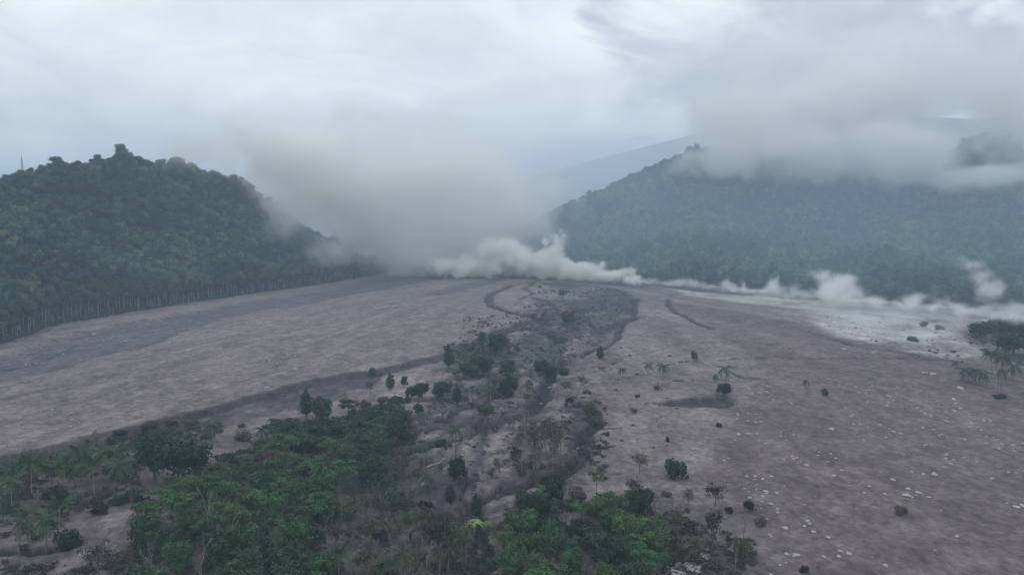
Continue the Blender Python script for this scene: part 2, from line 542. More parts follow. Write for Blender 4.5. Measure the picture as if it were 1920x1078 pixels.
# ------------------------------------------------------------------ ground sheet
def build_ground():
    a_dense = np.radians(np.linspace(-43, 43, 600))
    a_rest = np.radians(np.linspace(43, 317, 60))[1:-1]
    ang = np.concatenate([a_dense, a_rest])
    r = np.concatenate([np.linspace(4, 140, 22), np.geomspace(143, 1100, 480), np.geomspace(1125, 7500, 26)])
    A, R = np.meshgrid(ang, r)
    X, Y = np.sin(A) * R, np.cos(A) * R
    H = ground_h(X.ravel(), Y.ravel()).reshape(X.shape)
    front = (np.abs(((A + np.pi) % (2 * np.pi)) - np.pi) < np.radians(44))
    x, y = X.ravel(), Y.ravel()
    wx, wy = x + fbm(x / 14, y / 14, 60, 5, .6) * 4.0, y + fbm(x / 14, y / 14, 63, 5, .6) * 4.0
    base = np.array([0.208, 0.178, 0.177])
    col = np.tile(base, (len(x), 1))

    def mixin(mask, c):
        nonlocal col
        mk = np.clip(mask, 0, 1)[:, None]
        col = col * (1 - mk) + np.array(c)[None, :] * mk
    ang0 = np.arctan2(x - 20, 1080 - y); rad = np.hypot(x - 20, 1080 - y)
    st = fbm(ang0 * 110, rad / 40, 9, 5, 0.62)
    st2 = fbm(ang0 * 260, rad / 25, 29, 4, 0.6)
    mid_n = fbm(x / 30, y / 30, 77, 5, 0.6)
    iso0 = fbm(x / 6, y / 14, 201, 5, 0.65)
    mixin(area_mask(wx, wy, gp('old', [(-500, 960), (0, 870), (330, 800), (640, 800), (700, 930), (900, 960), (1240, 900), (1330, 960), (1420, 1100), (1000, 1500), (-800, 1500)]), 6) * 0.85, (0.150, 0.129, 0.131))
    mixin(area_mask(wx, wy, gp('mauve', MAUVE), 6) * 0.9, (0.160, 0.126, 0.130))
    mixin(area_mask(wx, wy, gp('band', BANDPOLY), 5) * 0.9, (0.120, 0.108, 0.135))
    mixin(area_mask(wx, wy, gp('band2', BAND2), 6) * 0.75, (0.120, 0.105, 0.125))
    mixin(area_mask(wx, wy, gp('crest', CREST), 8) * 0.9, (0.105, 0.092, 0.108))
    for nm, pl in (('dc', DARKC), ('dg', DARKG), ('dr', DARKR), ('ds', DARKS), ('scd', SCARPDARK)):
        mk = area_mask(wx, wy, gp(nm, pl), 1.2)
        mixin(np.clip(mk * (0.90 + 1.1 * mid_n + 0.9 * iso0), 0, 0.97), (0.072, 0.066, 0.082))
    mz = area_mask(wx, wy, gp('midzc', [(1000, 560), (1110, 560), (1180, 600), (1080, 660), (1060, 720), (1125, 760), (1100, 880), (900, 1100), (640, 1100), (690, 870), (780, 740), (850, 650), (960, 610)]), 6)
    ca, sa = math.cos(.5), math.sin(.5)
    u_, v_ = wx * ca - wy * sa, wx * sa + wy * ca
    nn = fbm(u_ / 11, v_ / 34, 171, 5, .6)
    mixin(mz * sstep(-.30, -.06, nn) * .9, (0.082, 0.074, 0.084))
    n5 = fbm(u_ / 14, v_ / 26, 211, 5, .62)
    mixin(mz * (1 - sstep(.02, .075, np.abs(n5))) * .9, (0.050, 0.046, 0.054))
    mixin(mz * sstep(.30, .42, fbm(u_ / 9, v_ / 20, 221, 4, .6)) * .6, (0.27, 0.24, 0.235))
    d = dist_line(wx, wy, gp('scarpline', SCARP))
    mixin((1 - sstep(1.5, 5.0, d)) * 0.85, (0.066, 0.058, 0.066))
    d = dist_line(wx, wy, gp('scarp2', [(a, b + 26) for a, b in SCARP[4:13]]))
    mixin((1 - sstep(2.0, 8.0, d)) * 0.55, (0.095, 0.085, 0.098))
    d = dist_line(wx, wy, gp('bandline', BAND_LO))
    mixin((1 - sstep(1.0, 5.0, d)) * 0.5, (0.09, 0.082, 0.10))
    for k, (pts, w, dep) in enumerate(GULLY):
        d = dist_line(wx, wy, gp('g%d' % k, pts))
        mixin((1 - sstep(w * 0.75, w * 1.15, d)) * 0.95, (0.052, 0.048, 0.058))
    mixin(area_mask(x, y, gp('bank', BANK), .6) * .92, (0.058, 0.050, 0.055))  # shade on the bank's face, painted into the ground colour
    for k, (pts, soft, s) in enumerate(PALE):
        mixin(area_mask(wx, wy, gp('p%d' % k, pts), soft) * s * np.clip((0.75 if k < 10 else 1.0) + 1.6 * mid_n, 0.1, 1), (0.300, 0.262, 0.256) if k < 10 else (0.43, 0.41, 0.41))
    for k, (pts, soft, s) in enumerate(SHRUBBY):
        mk = area_mask(wx, wy, gp('s%d' % k, pts), soft) * s
        mixin(np.clip(mk * (0.75 + 1.5 * mid_n), 0, 0.95), (0.062, 0.068, 0.052))
    # old fields and a track at the near left
    tr = dist_line(wx, wy, gp('track', [(270, 935), (215, 965), (215, 1010), (120, 1040), (0, 1060)]))
    mixin((1 - sstep(2.0, 4.0, tr)) * 0.5, (0.27, 0.235, 0.24))
    streak = (0.55 + 0.45 * sstep(0, 60, -(x + 40)))
    col *= (1 + .30 * fbm(ang0 * 26, rad / 130, 231, 4, .6) * sstep(20, 80, x))[:, None]
    iso = fbm(x / 8, y / 8, 91, 6, 0.68)
    col *= (1 + 0.5 * fbm(x / 2.2, y / 2.2, 191, 3, .7) * (np.hypot(x, y) < 700))[:, None].clip(.7, 1.3)
    col *= (1 + (0.34 * st + 0.22 * st2) * streak + 0.34 * iso)[:, None].clip(0.45, 1.6)
    # short dark rills along the flow on the left field, broken ones elsewhere
    lf = sstep(0, 60, -(x + 30)) * area_mask(wx, wy, gp('field', FIELD_EDGE), 3)
    n = fbm(ang0 * 55, rad / 28, 131, 4, .6); gate = sstep(0.0, .35, fbm(x / 35, y / 35, 141, 3))
    mixin((1 - sstep(.0, .06, np.abs(n))) * gate * .75 * (0.25 + .75 * lf), (0.10, 0.088, 0.10))
    n = fbm(x / 20, y / 20, 151, 5, .6); gate = sstep(0.05, .4, fbm(x / 50, y / 50, 161, 3))
    mixin((1 - sstep(.0, .05, np.abs(n))) * gate * .6, (0.10, 0.088, 0.095))
    far = sstep(950, 1300, np.hypot(x, y))[:, None]
    col = col * (1 - far) + np.array([0.07, 0.08, 0.07]) * far
    verts = np.stack([x, y, H.ravel()], 1)
    nr, na = X.shape
    i = np.arange((nr - 1) * na).reshape(nr - 1, na)
    j = np.roll(i, -1, axis=1)
    faces = np.stack([i, j, j + na, i + na], -1).reshape(-1, 4)[:, ::-1]
    # small disc under the camera
    verts = np.vstack([verts, [[0, 0, float(H[0].mean())]]])
    me = mesh_from('ground', verts, faces, [mat_ground()], True, np.clip(np.vstack([col, base]), 0.02, 0.6), 'soil_and_shade')
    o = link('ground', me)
    tag(o, 'grey volcanic mud plain filling the valley between the two forested hills', kind='structure')


build_ground()


# ------------------------------------------------------------------ hills
def tan_el(px, py):
    d = ray(px, py)
    return d.z / math.hypot(d.x, d.y)


def interp(x, pts, k):
    return np.interp(x, [p[0] for p in pts], [p[k] for p in pts])


class Hill:
    def __init__(self, foot, ridge, tree_h, rough, seed, power=1.0):
        self.foot, self.ridge, self.th, self.rough, self.seed, self.power = foot, ridge, tree_h, rough, seed, power

    def pos(self, px, t):
        px = np.asarray(px, float); t = np.asarray(t, float)
        yf = interp(px, self.foot, 1)
        yr = interp(px, self.ridge, 1)
        Dr = interp(px, self.ridge, 2)
        c, s = math.cos(PITCH), math.sin(PITCH)
        u = (px - 960) / FPX

        def dirz(py):
            v = (539 - py) / FPX
            return u, c + v * s, -s + v * c
        fx, fy, fz = dirz(yf)
        tt = CAM_H / np.maximum(1e-4, -fz)
        Df = np.hypot(fx, fy) * tt
        rx, ry, rz = dirz(yr)
        zr = CAM_H + Dr * rz / np.hypot(rx, ry) - self.th
        az = np.arctan2(fx, fy)
        D = Df + (Dr - Df) * t
        X, Y = np.sin(az) * D, np.cos(az) * D
        tc = np.clip(t, 0, 1)
        e0, e1 = -CAM_H / Df, (zr - CAM_H) / Dr
        z = CAM_H + D * (e0 + (e1 - e0) * tc ** self.power)
        z = np.where(t > 1, zr * (1 - (t - 1) ** 2 * 1.2), z)
        n = fbm(X / 120, Y / 120, self.seed, 4, 0.55)
        z = z + n * self.rough * np.sin(np.clip(t, 0, 1) * math.pi) * 1.6 + fbm(X / 30, Y / 30, self.seed + 5, 3) * self.rough * 0.2 * tc
        z = np.where(t <= 0.0, -3.0, z)
        return X, Y, z

    def build(self, name, label, mat, px0, px1, n=260, m=90):
        px = np.linspace(px0, px1, n); t = np.concatenate([[-0.02], np.linspace(0.0001, 1.7, m)])
        PX, T = np.meshgrid(px, t)
        X, Y, Z = self.pos(PX, T)
        Z = np.where(T > 1.6, -3, Z)
        verts = np.stack([X.ravel(), Y.ravel(), Z.ravel()], 1)
        i = (np.arange(len(t) - 1)[:, None] * n + np.arange(n - 1)[None, :])
        faces = np.stack([i, i + 1, i + 1 + n, i + n], -1).reshape(-1, 4)
        o = link(name, mesh_from(name, verts, faces, [mat], True))
        tag(o, label, kind='structure')
        return o


under = mat_plain('hillside_undergrowth', (0.030, 0.045, 0.035), 0.4, 0.05)
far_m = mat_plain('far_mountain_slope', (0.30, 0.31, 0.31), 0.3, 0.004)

left_hill = Hill([(-700, 830), (-400, 745), (-100, 672), (0, 645), (60, 628), (100, 607), (200, 592), (330, 572), (480, 549), (600, 533), (690, 517), (760, 511), (860, 505)],
                 [(-700, 330, 620), (-300, 330, 680), (-60, 325, 730), (0, 322, 760), (40, 326, 780), (60, 312, 790), (100, 300, 810), (130, 290, 830), (150, 303, 840),
                  (190, 292, 870), (240, 284, 900), (275, 287, 910), (300, 298, 930), (340, 292, 950), (400, 318, 990), (460, 330, 1030),
                  (500, 370, 1060), (560, 410, 1100), (620, 450, 1140), (690, 490, 1180), (760, 500, 1200), (860, 503, 1250)], 15, 17, 3, 0.85)
right_hill = Hill([(860, 506), (1000, 512), (1100, 512), (1200, 519), (1400, 536), (1600, 552), (1750, 563), (1920, 578), (2300, 610), (2800, 640)],
                  [(860, 480, 1400), (940, 455, 1450), (980, 425, 1480), (1040, 398, 1500), (1100, 366, 1520), (1160, 338, 1540), (1230, 306, 1560), (1290, 280, 1580),
                   (1340, 276, 1600), (1400, 290, 1600), (1600, 292, 1600), (1760, 290, 1600), (1800, 258, 1600), (1860, 258, 1600), (1900, 282, 1590), (1990, 275, 1580),
                   (2300, 260, 1500), (2800, 260, 1400)], 16, 24, 8, 0.85)
far_mountain = Hill([(300, 412), (2600, 412)],
                    [(300, 405, 3700), (700, 395, 3700), (850, 372, 3700), (950, 345, 3700), (1050, 318, 3700), (1180, 282, 3700), (1300, 252, 3700), (1420, 225, 3700),
                     (1600, 215, 3700), (2600, 260, 3700)], 0, 20, 12, 1.0)
# the mountain's foot is pulled in from the horizon to 2.6 km
far_mountain.foot = [(300, 446), (2600, 446)]
left_hill.build('left_hill', 'steep forested hill rising on the left of the mud plain', under, -700, 860)
right_hill.build('right_hill', 'long forested hill on the right with its ridge in cloud', under, 860, 2800)
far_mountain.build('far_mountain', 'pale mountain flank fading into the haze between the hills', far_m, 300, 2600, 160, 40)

# ------------------------------------------------------------------ haze
def build_haze():
    x0, x1, y0, y1, z0, z1 = -7600, 7600, -7600, 7600, -12, 470
    v = [(x, y, z) for z in (z0, z1) for y in (y0, y1) for x in (x0, x1)]
    f = [(0, 2, 3, 1), (4, 5, 7, 6), (0, 1, 5, 4), (2, 6, 7, 3), (0, 4, 6, 2), (1, 3, 7, 5)]
    m = new_mat('haze_air'); t = NT(m.node_tree)
    pv = t.n('ShaderNodeVolumePrincipled')
    pv.inputs['Color'].default_value = (0.64, 0.83, 1.0, 1)
    pv.inputs['Density'].default_value = HAZE
    pv.inputs['Anisotropy'].default_value = 0.0
    o = t.n('ShaderNodeOutputMaterial')
    m.node_tree.links.new(pv.outputs[0], o.inputs['Volume'])
    ob = link('haze', mesh_from('haze', v, f, [m]))
    tag(ob, 'thin bluish haze filling the whole valley air', kind='stuff')


HAZE = 0.00029
build_haze()


# ------------------------------------------------------------------ smoke, steam and low cloud
class FieldNT(NT):
    pass


def volume_obj(name, label, lobes, res, density, color, nscale, amp, seed, soft=0.35, warp=0.0, step=None, aniso=0.0,
               thresh=0.0, zstretch=1.0, fine=0.0):
    """lobes: (x, y, z, rx, ry, rz, weight); the density is baked once onto a voxel grid"""
    L = np.array([l[:7] for l in lobes], float)
    pad = 1.12
    mn = (L[:, :3] - L[:, 3:6] * pad).min(0)
    mx = (L[:, :3] + L[:, 3:6] * pad).max(0)
    mn[2] = max(mn[2], -4)
    tree = bpy.data.node_groups.new(name + '_nodes', 'GeometryNodeTree')
    tree.interface.new_socket('Geometry', in_out='INPUT', socket_type='NodeSocketGeometry')
    tree.interface.new_socket('Geometry', in_out='OUTPUT', socket_type='NodeSocketGeometry')
    t = NT(tree)
    pos = t.n('GeometryNodeInputPosition').outputs[0]
    off = t.vm('ADD', pos, (seed * 131.7, seed * 57.3, seed * 91.1))
    offs = t.vm('MULTIPLY', off, (1, 1, 1 / zstretch))
    if warp:
        wv = t.noise(offs, nscale * 0.6, 2, 0.5, out=1)
        wv = t.vm('SUBTRACT', wv, (0.5, 0.5, 0.5))
        sc = t.vm('SCALE', wv); sc.node.inputs['Scale'].default_value = warp
        wpos = t.vm('ADD', pos, sc)
        offs = t.vm('ADD', offs, sc)
    else:
        wpos = pos
    f = None
    for (x, y, z, rx, ry, rz, w) in L:
        q = t.vm('MULTIPLY', t.vm('SUBTRACT', wpos, (x, y, z)), (1 / rx, 1 / ry, 1 / rz))
        ln = t.vm('LENGTH', q, out=1)
        g = t.m('MULTIPLY', t.m('SUBTRACT', 1.0, ln), float(w))
        if f is None:
            f = g
        else:
            nd = t.n('ShaderNodeMath', operation='SMOOTH_MAX')
            t.put(nd.inputs[0], f); t.put(nd.inputs[1], g); nd.inputs[2].default_value = 0.15
            f = nd.outputs[0]
    nz = t.noise(offs, nscale, 6, 0.58)
    nz = t.m('MULTIPLY', t.m('SUBTRACT', nz, 0.5), amp)
    f2 = t.m('ADD', f, nz)
    if fine:
        bl = t.m('ABSOLUTE', t.m('SUBTRACT', t.noise(offs, nscale * 2.3, 4, 0.55), 0.5))
        f2 = t.m('SUBTRACT', t.m('ADD', f2, t.m('MULTIPLY', bl, fine)), fine * 0.1)
    d = t.m('DIVIDE', t.m('SUBTRACT', f2, thresh), soft, clamp=True)
    d = t.m('MULTIPLY', d, d)
    vc = t.n('GeometryNodeVolumeCube')
    t.put(vc.inputs['Density'], d)
    vc.inputs['Background'].default_value = 0
    vc.inputs['Min'].default_value = mn
    vc.inputs['Max'].default_value = mx
    size = mx - mn
    for k, nm in enumerate('XYZ'):
        vc.inputs['Resolution ' + nm].default_value = max(8, int(size[k] / res))
    mat = new_mat(name + '_smoke'); mt = NT(mat.node_tree)
    pv = mt.n('ShaderNodeVolumePrincipled')
    pv.inputs['Color'].default_value = (*color, 1)
    pv.inputs['Density'].default_value = density
    pv.inputs['Anisotropy'].default_value = aniso
    oo = mt.n('ShaderNodeOutputMaterial')
    mat.node_tree.links.new(pv.outputs[0], oo.inputs['Volume'])
    sm = t.n('GeometryNodeSetMaterial')
    t.put(sm.inputs['Geometry'], vc.outputs[0]); sm.inputs['Material'].default_value = mat
    go = t.n('NodeGroupOutput')
    t.put(go.inputs[0], sm.outputs[0])
    gi = t.n('NodeGroupInput')
    me = bpy.data.meshes.new(name)
    me.materials.append(mat)
    o = link(name, me)
    md = o.modifiers.new('field', 'NODES'); md.node_group = tree
    tag(o, label, kind='stuff')
    return o


def lobe(px, py, D, wpx, hpx, depth, w=1.0):
    p = P(px, py, D)
    k = D / FPX
    return (p.x, p.y, p.z, wpx * k, depth, hpx * k, w)


volume_obj('dust_plume', 'huge brown grey dust plume rolling off the crest of the mud plain',
           [lobe(770, 480, 1010, 150, 60, 60, 1.5), lobe(720, 420, 1010, 150, 90, 80, 1.5), lobe(850, 430, 1030, 160, 100, 90, 1.4),
            lobe(650, 350, 1010, 210, 100, 110, 1.4), lobe(820, 340, 1040, 230, 120, 120, 1.2), lobe(550, 300, 980, 190, 70, 95, 1.2),
            lobe(470, 275, 960, 160, 60, 80, 1.05), lobe(950, 400, 1080, 150, 120, 110, 0.95), lobe(380, 275, 940, 110, 50, 60, 0.85),
            lobe(620, 470, 985, 80, 40, 60, 1.0), lobe(570, 400, 970, 100, 60, 60, 1.0), lobe(630, 430, 980, 80, 50, 60, 1.2), lobe(930, 490, 1010, 120, 40, 60, 1.2), lobe(700, 250, 1010, 280, 90, 70, 0.7), lobe(325, 215, 950, 20, 30, 50, 0.5)],
           4.0, 0.046, (0.999, 0.986, 0.974), 0.017, 2.1, 1, soft=0.92, warp=40, fine=1.3)
volume_obj('steam_billow', 'cream coloured steam billowing over the crest beside the dust plume',
           [lobe(940, 480, 960, 70, 34, 40, .9), lobe(1010, 492, 950, 60, 28, 34, .9), lobe(1090, 508, 930, 60, 22, 25, 1.0),
            lobe(1150, 517, 900, 50, 14, 20, 1.0), lobe(880, 500, 970, 90, 22, 34, 1.0), lobe(1190, 522, 885, 30, 9, 16, 0.9), lobe(1040, 500, 945, 60, 26, 24, 1.0), lobe(1040, 470, 950, 24, 36, 16, .8)],
           1.5, 0.22, (0.999, 0.993, 0.965), 0.05, 2.6, 2, soft=0.45, warp=14, fine=1.8)
VR = random.Random(8)
STEAM_L = []
for k in range(34):                     # a ragged line of steam vents along the far bank of the flow
    q = k / 33
    x = 1210 + 720 * q
    y = float(np.interp(x, [1200, 1400, 1560, 1700, 1930], [526, 545, 562, 576, 604]))
    D = CAM_H / math.tan(math.radians(0) + (y - 400) / FPX) if True else 0
    hh = VR.choice((5, 7, 9, 12, 16, 22)) * (1 if x > 1350 else .7)
    STEAM_L.append(lobe(x, y - hh * .5, D, VR.uniform(16, 34), hh, 9, VR.uniform(.8, 1.15)))
STEAM_L += [lobe(1575, 544, 735, 46, 32, 24, 1.2), lobe(1545, 518, 745, 30, 16, 20, .7), lobe(1395, 536, 815, 12, 16, 8, .8), lobe(1290, 528, 860, 16, 14, 8, .6),
            lobe(1885, 580, 640, 40, 18, 14, 1.0), lobe(1862, 550, 650, 22, 22, 12, 1.0), lobe(1838, 518, 660, 22, 26, 12, .9), lobe(1822, 500, 670, 26, 10, 12, .6)]
volume_obj('steam_line', 'ragged white steam rising along the foot of the right hill', STEAM_L,
           1.6, 0.14, (0.995, 0.993, 0.995), 0.07, 2.4, 3, soft=0.7, warp=14, fine=1.4)
volume_obj('ground_steam', 'thin white steam lying over the pale patch at the right',
           [lobe(1560, 585, 680, 110, 14, 30, 1.0), lobe(1640, 605, 640, 110, 18, 36, 1.1), lobe(1720, 632, 590, 90, 18, 34, 1.0), lobe(1800, 610, 620, 90, 12, 30, .9), lobe(1450, 562, 760, 80, 8, 20, .8)],
           2.0, 0.045, (0.995, 0.993, 0.997), 0.05, 2.4, 5, soft=0.9, warp=14, fine=1.2)
volume_obj('low_cloud', 'grey cloud bank lying over the ridge of the right hill',
           [lobe(1390, 296, 1300, 120, 40, 110, 1.5), lobe(1520, 280, 1230, 160, 66, 150, 1.9), lobe(1665, 278, 1200, 120, 66, 150, 1.9), lobe(1850, 326, 1190, 150, 22, 110, 1.5),
            lobe(1440, 225, 1320, 150, 90, 160, 1.8), lobe(1600, 200, 1320, 180, 95, 160, 1.6), lobe(1980, 220, 1450, 160, 110, 130, 1.3), lobe(2150, 290, 1200, 200, 80, 110, 1.0),
            lobe(1420, 130, 1400, 120, 110, 130, 1.1), lobe(1880, 150, 1400, 200, 80, 130, 1.0), lobe(1600, 110, 1400, 180, 80, 130, .8), lobe(1380, 235, 1600, 90, 70, 100, 1.2)],
           6.0, 0.024, (0.999, 0.998, 1.0), 0.013, 3.2, 4, soft=0.8, warp=60, fine=2.4)
volume_obj('valley_smoke', 'thin bluish smoke drifting before the right hill and the end of the left hill',
           [lobe(1200, 430, 1000, 360, 220, 260, 1.6), lobe(1600, 430, 880, 380, 240, 260, 1.6), lobe(2100, 440, 800, 420, 240, 260, 1.6), lobe(560, 440, 980, 210, 130, 150, 1.4)],
           14.0, 0.0011, (0.56, 0.80, 1.0), 0.004, .5, 6, soft=0.8, warp=60)
volume_obj('distant_mist', 'pale mist hiding the lower flank of the far mountain',
           [lobe(1100, 330, 2300, 330, 150, 350, 1.4), lobe(1450, 290, 2300, 330, 170, 350, 1.4), lobe(850, 380, 2300, 300, 100, 350, 1.2)],
           32.0, 0.0027, (0.92, 0.96, 1.0), 0.002, .8, 7, soft=0.8, warp=100)

# ------------------------------------------------------------------ plants: one prototype mesh per part, then copies
LEAF = mat_leaf()
BARK = mat_plain('grey_bark', (0.16, 0.145, 0.135), 0.3, 2.0)
PALEBARK = mat_plain('pale_bark', (0.27, 0.25, 0.22), 0.2, 2.0)
DARKBARK = mat_plain('dark_bark', (0.07, 0.06, 0.055), 0.3, 2.0)


class Geo:
    """collects quads and triangles with a tint per vertex"""
    def __init__(self):
        self.v, self.f, self.c, self.n = [], [], [], 0

    def quads(self, V, tint):
        """V: (n,4,3)"""
        n = len(V)
        self.v.append(V.reshape(-1, 3))
        self.f.append((np.arange(n * 4).reshape(n, 4) + self.n))
        tint = np.asarray(tint)
        if tint.ndim == 1:
            tint = np.repeat(tint[:, None], 3, 1)
        self.c.append(np.repeat(tint, 4, axis=0))
        self.n += n * 4

    def tube(self, pts, radii, sides=6, tint=1.0):
        pts = [Vector(p) for p in pts]
        rings = []
        for i, p in enumerate(pts):
            d = (pts[min(i + 1, len(pts) - 1)] - pts[max(i - 1, 0)]).normalized()
            a = d.cross(Vector((0.3, 1, 0.1))).normalized()
            b = d.cross(a)
            rings.append([p + (a * math.cos(2 * math.pi * k / sides) + b * math.sin(2 * math.pi * k / sides)) * radii[i] for k in range(sides)])
        V = []
        for i in range(len(pts) - 1):
            for k in range(sides):
                k2 = (k + 1) % sides
                V.append([rings[i][k], rings[i][k2], rings[i + 1][k2], rings[i + 1][k]])
        V.append([rings[-1][0], rings[-1][sides // 3], rings[-1][2 * sides // 3], rings[-1][sides - 1]])
        self.quads(np.array([[list(q) for q in r] for r in V]), np.full(len(V), tint))

    def leaves(self, centers, normals, size, tint, aspect=0.8, jitter=0.7, R=None):
        R = R or rng
        n = len(centers)
        nr = normals + R.normal(0, jitter, (n, 3))
        nr /= np.linalg.norm(nr, axis=1)[:, None] + 1e-9
        a = np.cross(nr, R.normal(0, 1, (n, 3))); a /= np.linalg.norm(a, axis=1)[:, None] + 1e-9
        b = np.cross(nr, a)
        s = (size * R.uniform(0.6, 1.3, n))[:, None]
        a, b = a * s * 0.5, b * s * 0.5 * aspect
        k = nr * s * 0.12
        V = np.stack([centers - a, centers - b + k, centers + a, centers + b + k], 1)
        self.quads(V, tint)

    def mesh(self, name, mats, smooth=False):
        v = np.concatenate(self.v); f = np.concatenate(self.f); c = np.concatenate(self.c)
        return mesh_from(name, v, f, mats, smooth, c)


def lobes_crown(name, lobes, n_leaf, size, mat=None, core=True, jitter=0.6, tintvar=0.22, shell=(0.72, 1.06), seed=0, hue=0.12):
    """leaf clumps spread through a set of ellipsoid lobes; (x,y,z,rx,ry,rz)"""
    R = np.random.default_rng(100 + seed)
    g = Geo()
    lobes = np.array(lobes, float)
    vol = (lobes[:, 3] * lobes[:, 4] * lobes[:, 5]) ** (2 / 3)
    cnt = np.maximum(12, (n_leaf * vol / vol.sum()).astype(int))
    for L, n in zip(lobes, cnt):
        d = R.normal(0, 1, (n, 3)); d[:, 2] = np.abs(d[:, 2]) * np.where(R.random(n) < 0.78, 1, -1)
        d /= np.linalg.norm(d, axis=1)[:, None]
        rad = R.uniform(shell[0], shell[1], n)[:, None]
        bump = 1 + 0.18 * np.sin(d[:, :1] * 7 + L[0] * 3) * np.cos(d[:, 1:2] * 6 + L[1] * 5) + 0.10 * np.sin(d[:, 2:3] * 11 + L[0])
        c = L[:3] + d * L[3:6] * rad * bump
        lt = R.uniform(1 - tintvar, 1 + tintvar)
        t = lt * R.uniform(1 - tintvar, 1 + tintvar, n)
        tint = np.stack([t * R.uniform(1 - hue, 1 + hue * 1.6, n), t, t * R.uniform(1 - hue, 1 + hue, n)], 1)
        g.leaves(c, d / L[3:6] * L[3:6].mean(), size, tint, 0.8, jitter, R)
        if core:
            k = 8
            th = np.linspace(0, 2 * math.pi, k + 1)[:-1]; ph = np.linspace(-1.3, 1.3, 5)
            grid = np.array([[[math.cos(p) * math.cos(a), math.cos(p) * math.sin(a), math.sin(p)] for a in th] for p in ph])
            grid = L[:3] + grid * L[3:6] * 0.66 * R.uniform(0.85, 1.1, grid.shape[:2])[..., None]
            V = []
            for i in range(4):
                for j in range(k):
                    j2 = (j + 1) % k
                    V.append([grid[i, j], grid[i, j2], grid[i + 1, j2], grid[i + 1, j]])
            g.quads(np.array(V), np.full(len(V), lt))
    return g.mesh(name, [mat or LEAF])


def rlobes(seed, n, rad, zc, rz, lr, flat=1.0):
    R = random.Random(seed)
    out = [(0, 0, zc, rad * 0.55, rad * 0.55, rz * 0.75)]
    for i in range(n):
        a = 2 * math.pi * (i + R.uniform(-.3, .3)) / n * 1.618
        q = rad * R.uniform(0.3, 0.72)
        z = zc + R.uniform(-0.5, 0.62) * rz
        s = lr * R.uniform(0.55, 1.4)
        out.append((math.cos(a) * q, math.sin(a) * q, z, s, s * R.uniform(.85, 1.15), s * flat * R.uniform(.8, 1.1)))
    return out


def trunk_mesh(name, h, r, mat, limbs=5, seed=0, start=0.45, spread=0.35, lean=0.03, top=1.0):
    R = random.Random(seed)
    g = Geo()
    lx, ly = R.uniform(-lean, lean) * h, R.uniform(-lean, lean) * h
    pts = [(lx * q * q, ly * q * q, h * top * q - (1.5 if q == 0 else 0)) for q in (0, .25, .5, .75, 1)]
    g.tube(pts, [r * 1.25, r, r * .8, r * .55, r * .25], 7)
    for i in range(limbs):
        q = start + (0.95 - start) * (i + .5) / max(1, limbs)
        a = i * 2.4 + R.uniform(-.4, .4)
        b = Vector((lx * q * q, ly * q * q, h * q))
        ln = h * spread * R.uniform(.7, 1.15)
        d = Vector((math.cos(a), math.sin(a), R.uniform(.4, 1.0)))
        g.tube([b, b + d * ln * .5 + Vector((0, 0, ln * .05)), b + d * ln + Vector((0, 0, ln * .2))], [r * .45, r * .28, r * .1], 5)
    return g.mesh(name, [mat])


PROTO = {}          # kind -> (height, crown width, [(part name, mesh)])


def bare_mesh(name, h, r, mat, seed, depth=4, spread=0.6, twigs=3, droop=0.0):
    R = random.Random(seed)
    g = Geo()

    def grow(p, d, ln, rad, lev):
        q = p + d * ln * .5 + Vector((R.uniform(-.06, .06), R.uniform(-.06, .06), 0)) * ln
        e = p + d * ln + Vector((0, 0, -droop * ln * lev))
        g.tube([p, q, e], [rad, rad * .8, rad * .55], 6 if lev < 2 else 4)
        if lev >= depth:
            return
        for k in range(twigs if lev else twigs + 2):
            base = p.lerp(e, R.uniform(.45, 1.0)) if lev == 0 else e
            a = R.uniform(0, 2 * math.pi)
            nd = (d + Vector((math.cos(a), math.sin(a), R.uniform(-.1, .5))) * spread * R.uniform(.6, 1.2)).normalized()
            grow(base, nd, ln * R.uniform(.45, .7) * (0.75 if lev == 0 else 1), max(rad * .5, 0.035), lev + 1)
    grow(Vector((0, 0, -1)), Vector((0, 0, 1)), h * .62 + 1, r, 0)
    return g.mesh(name, [mat])


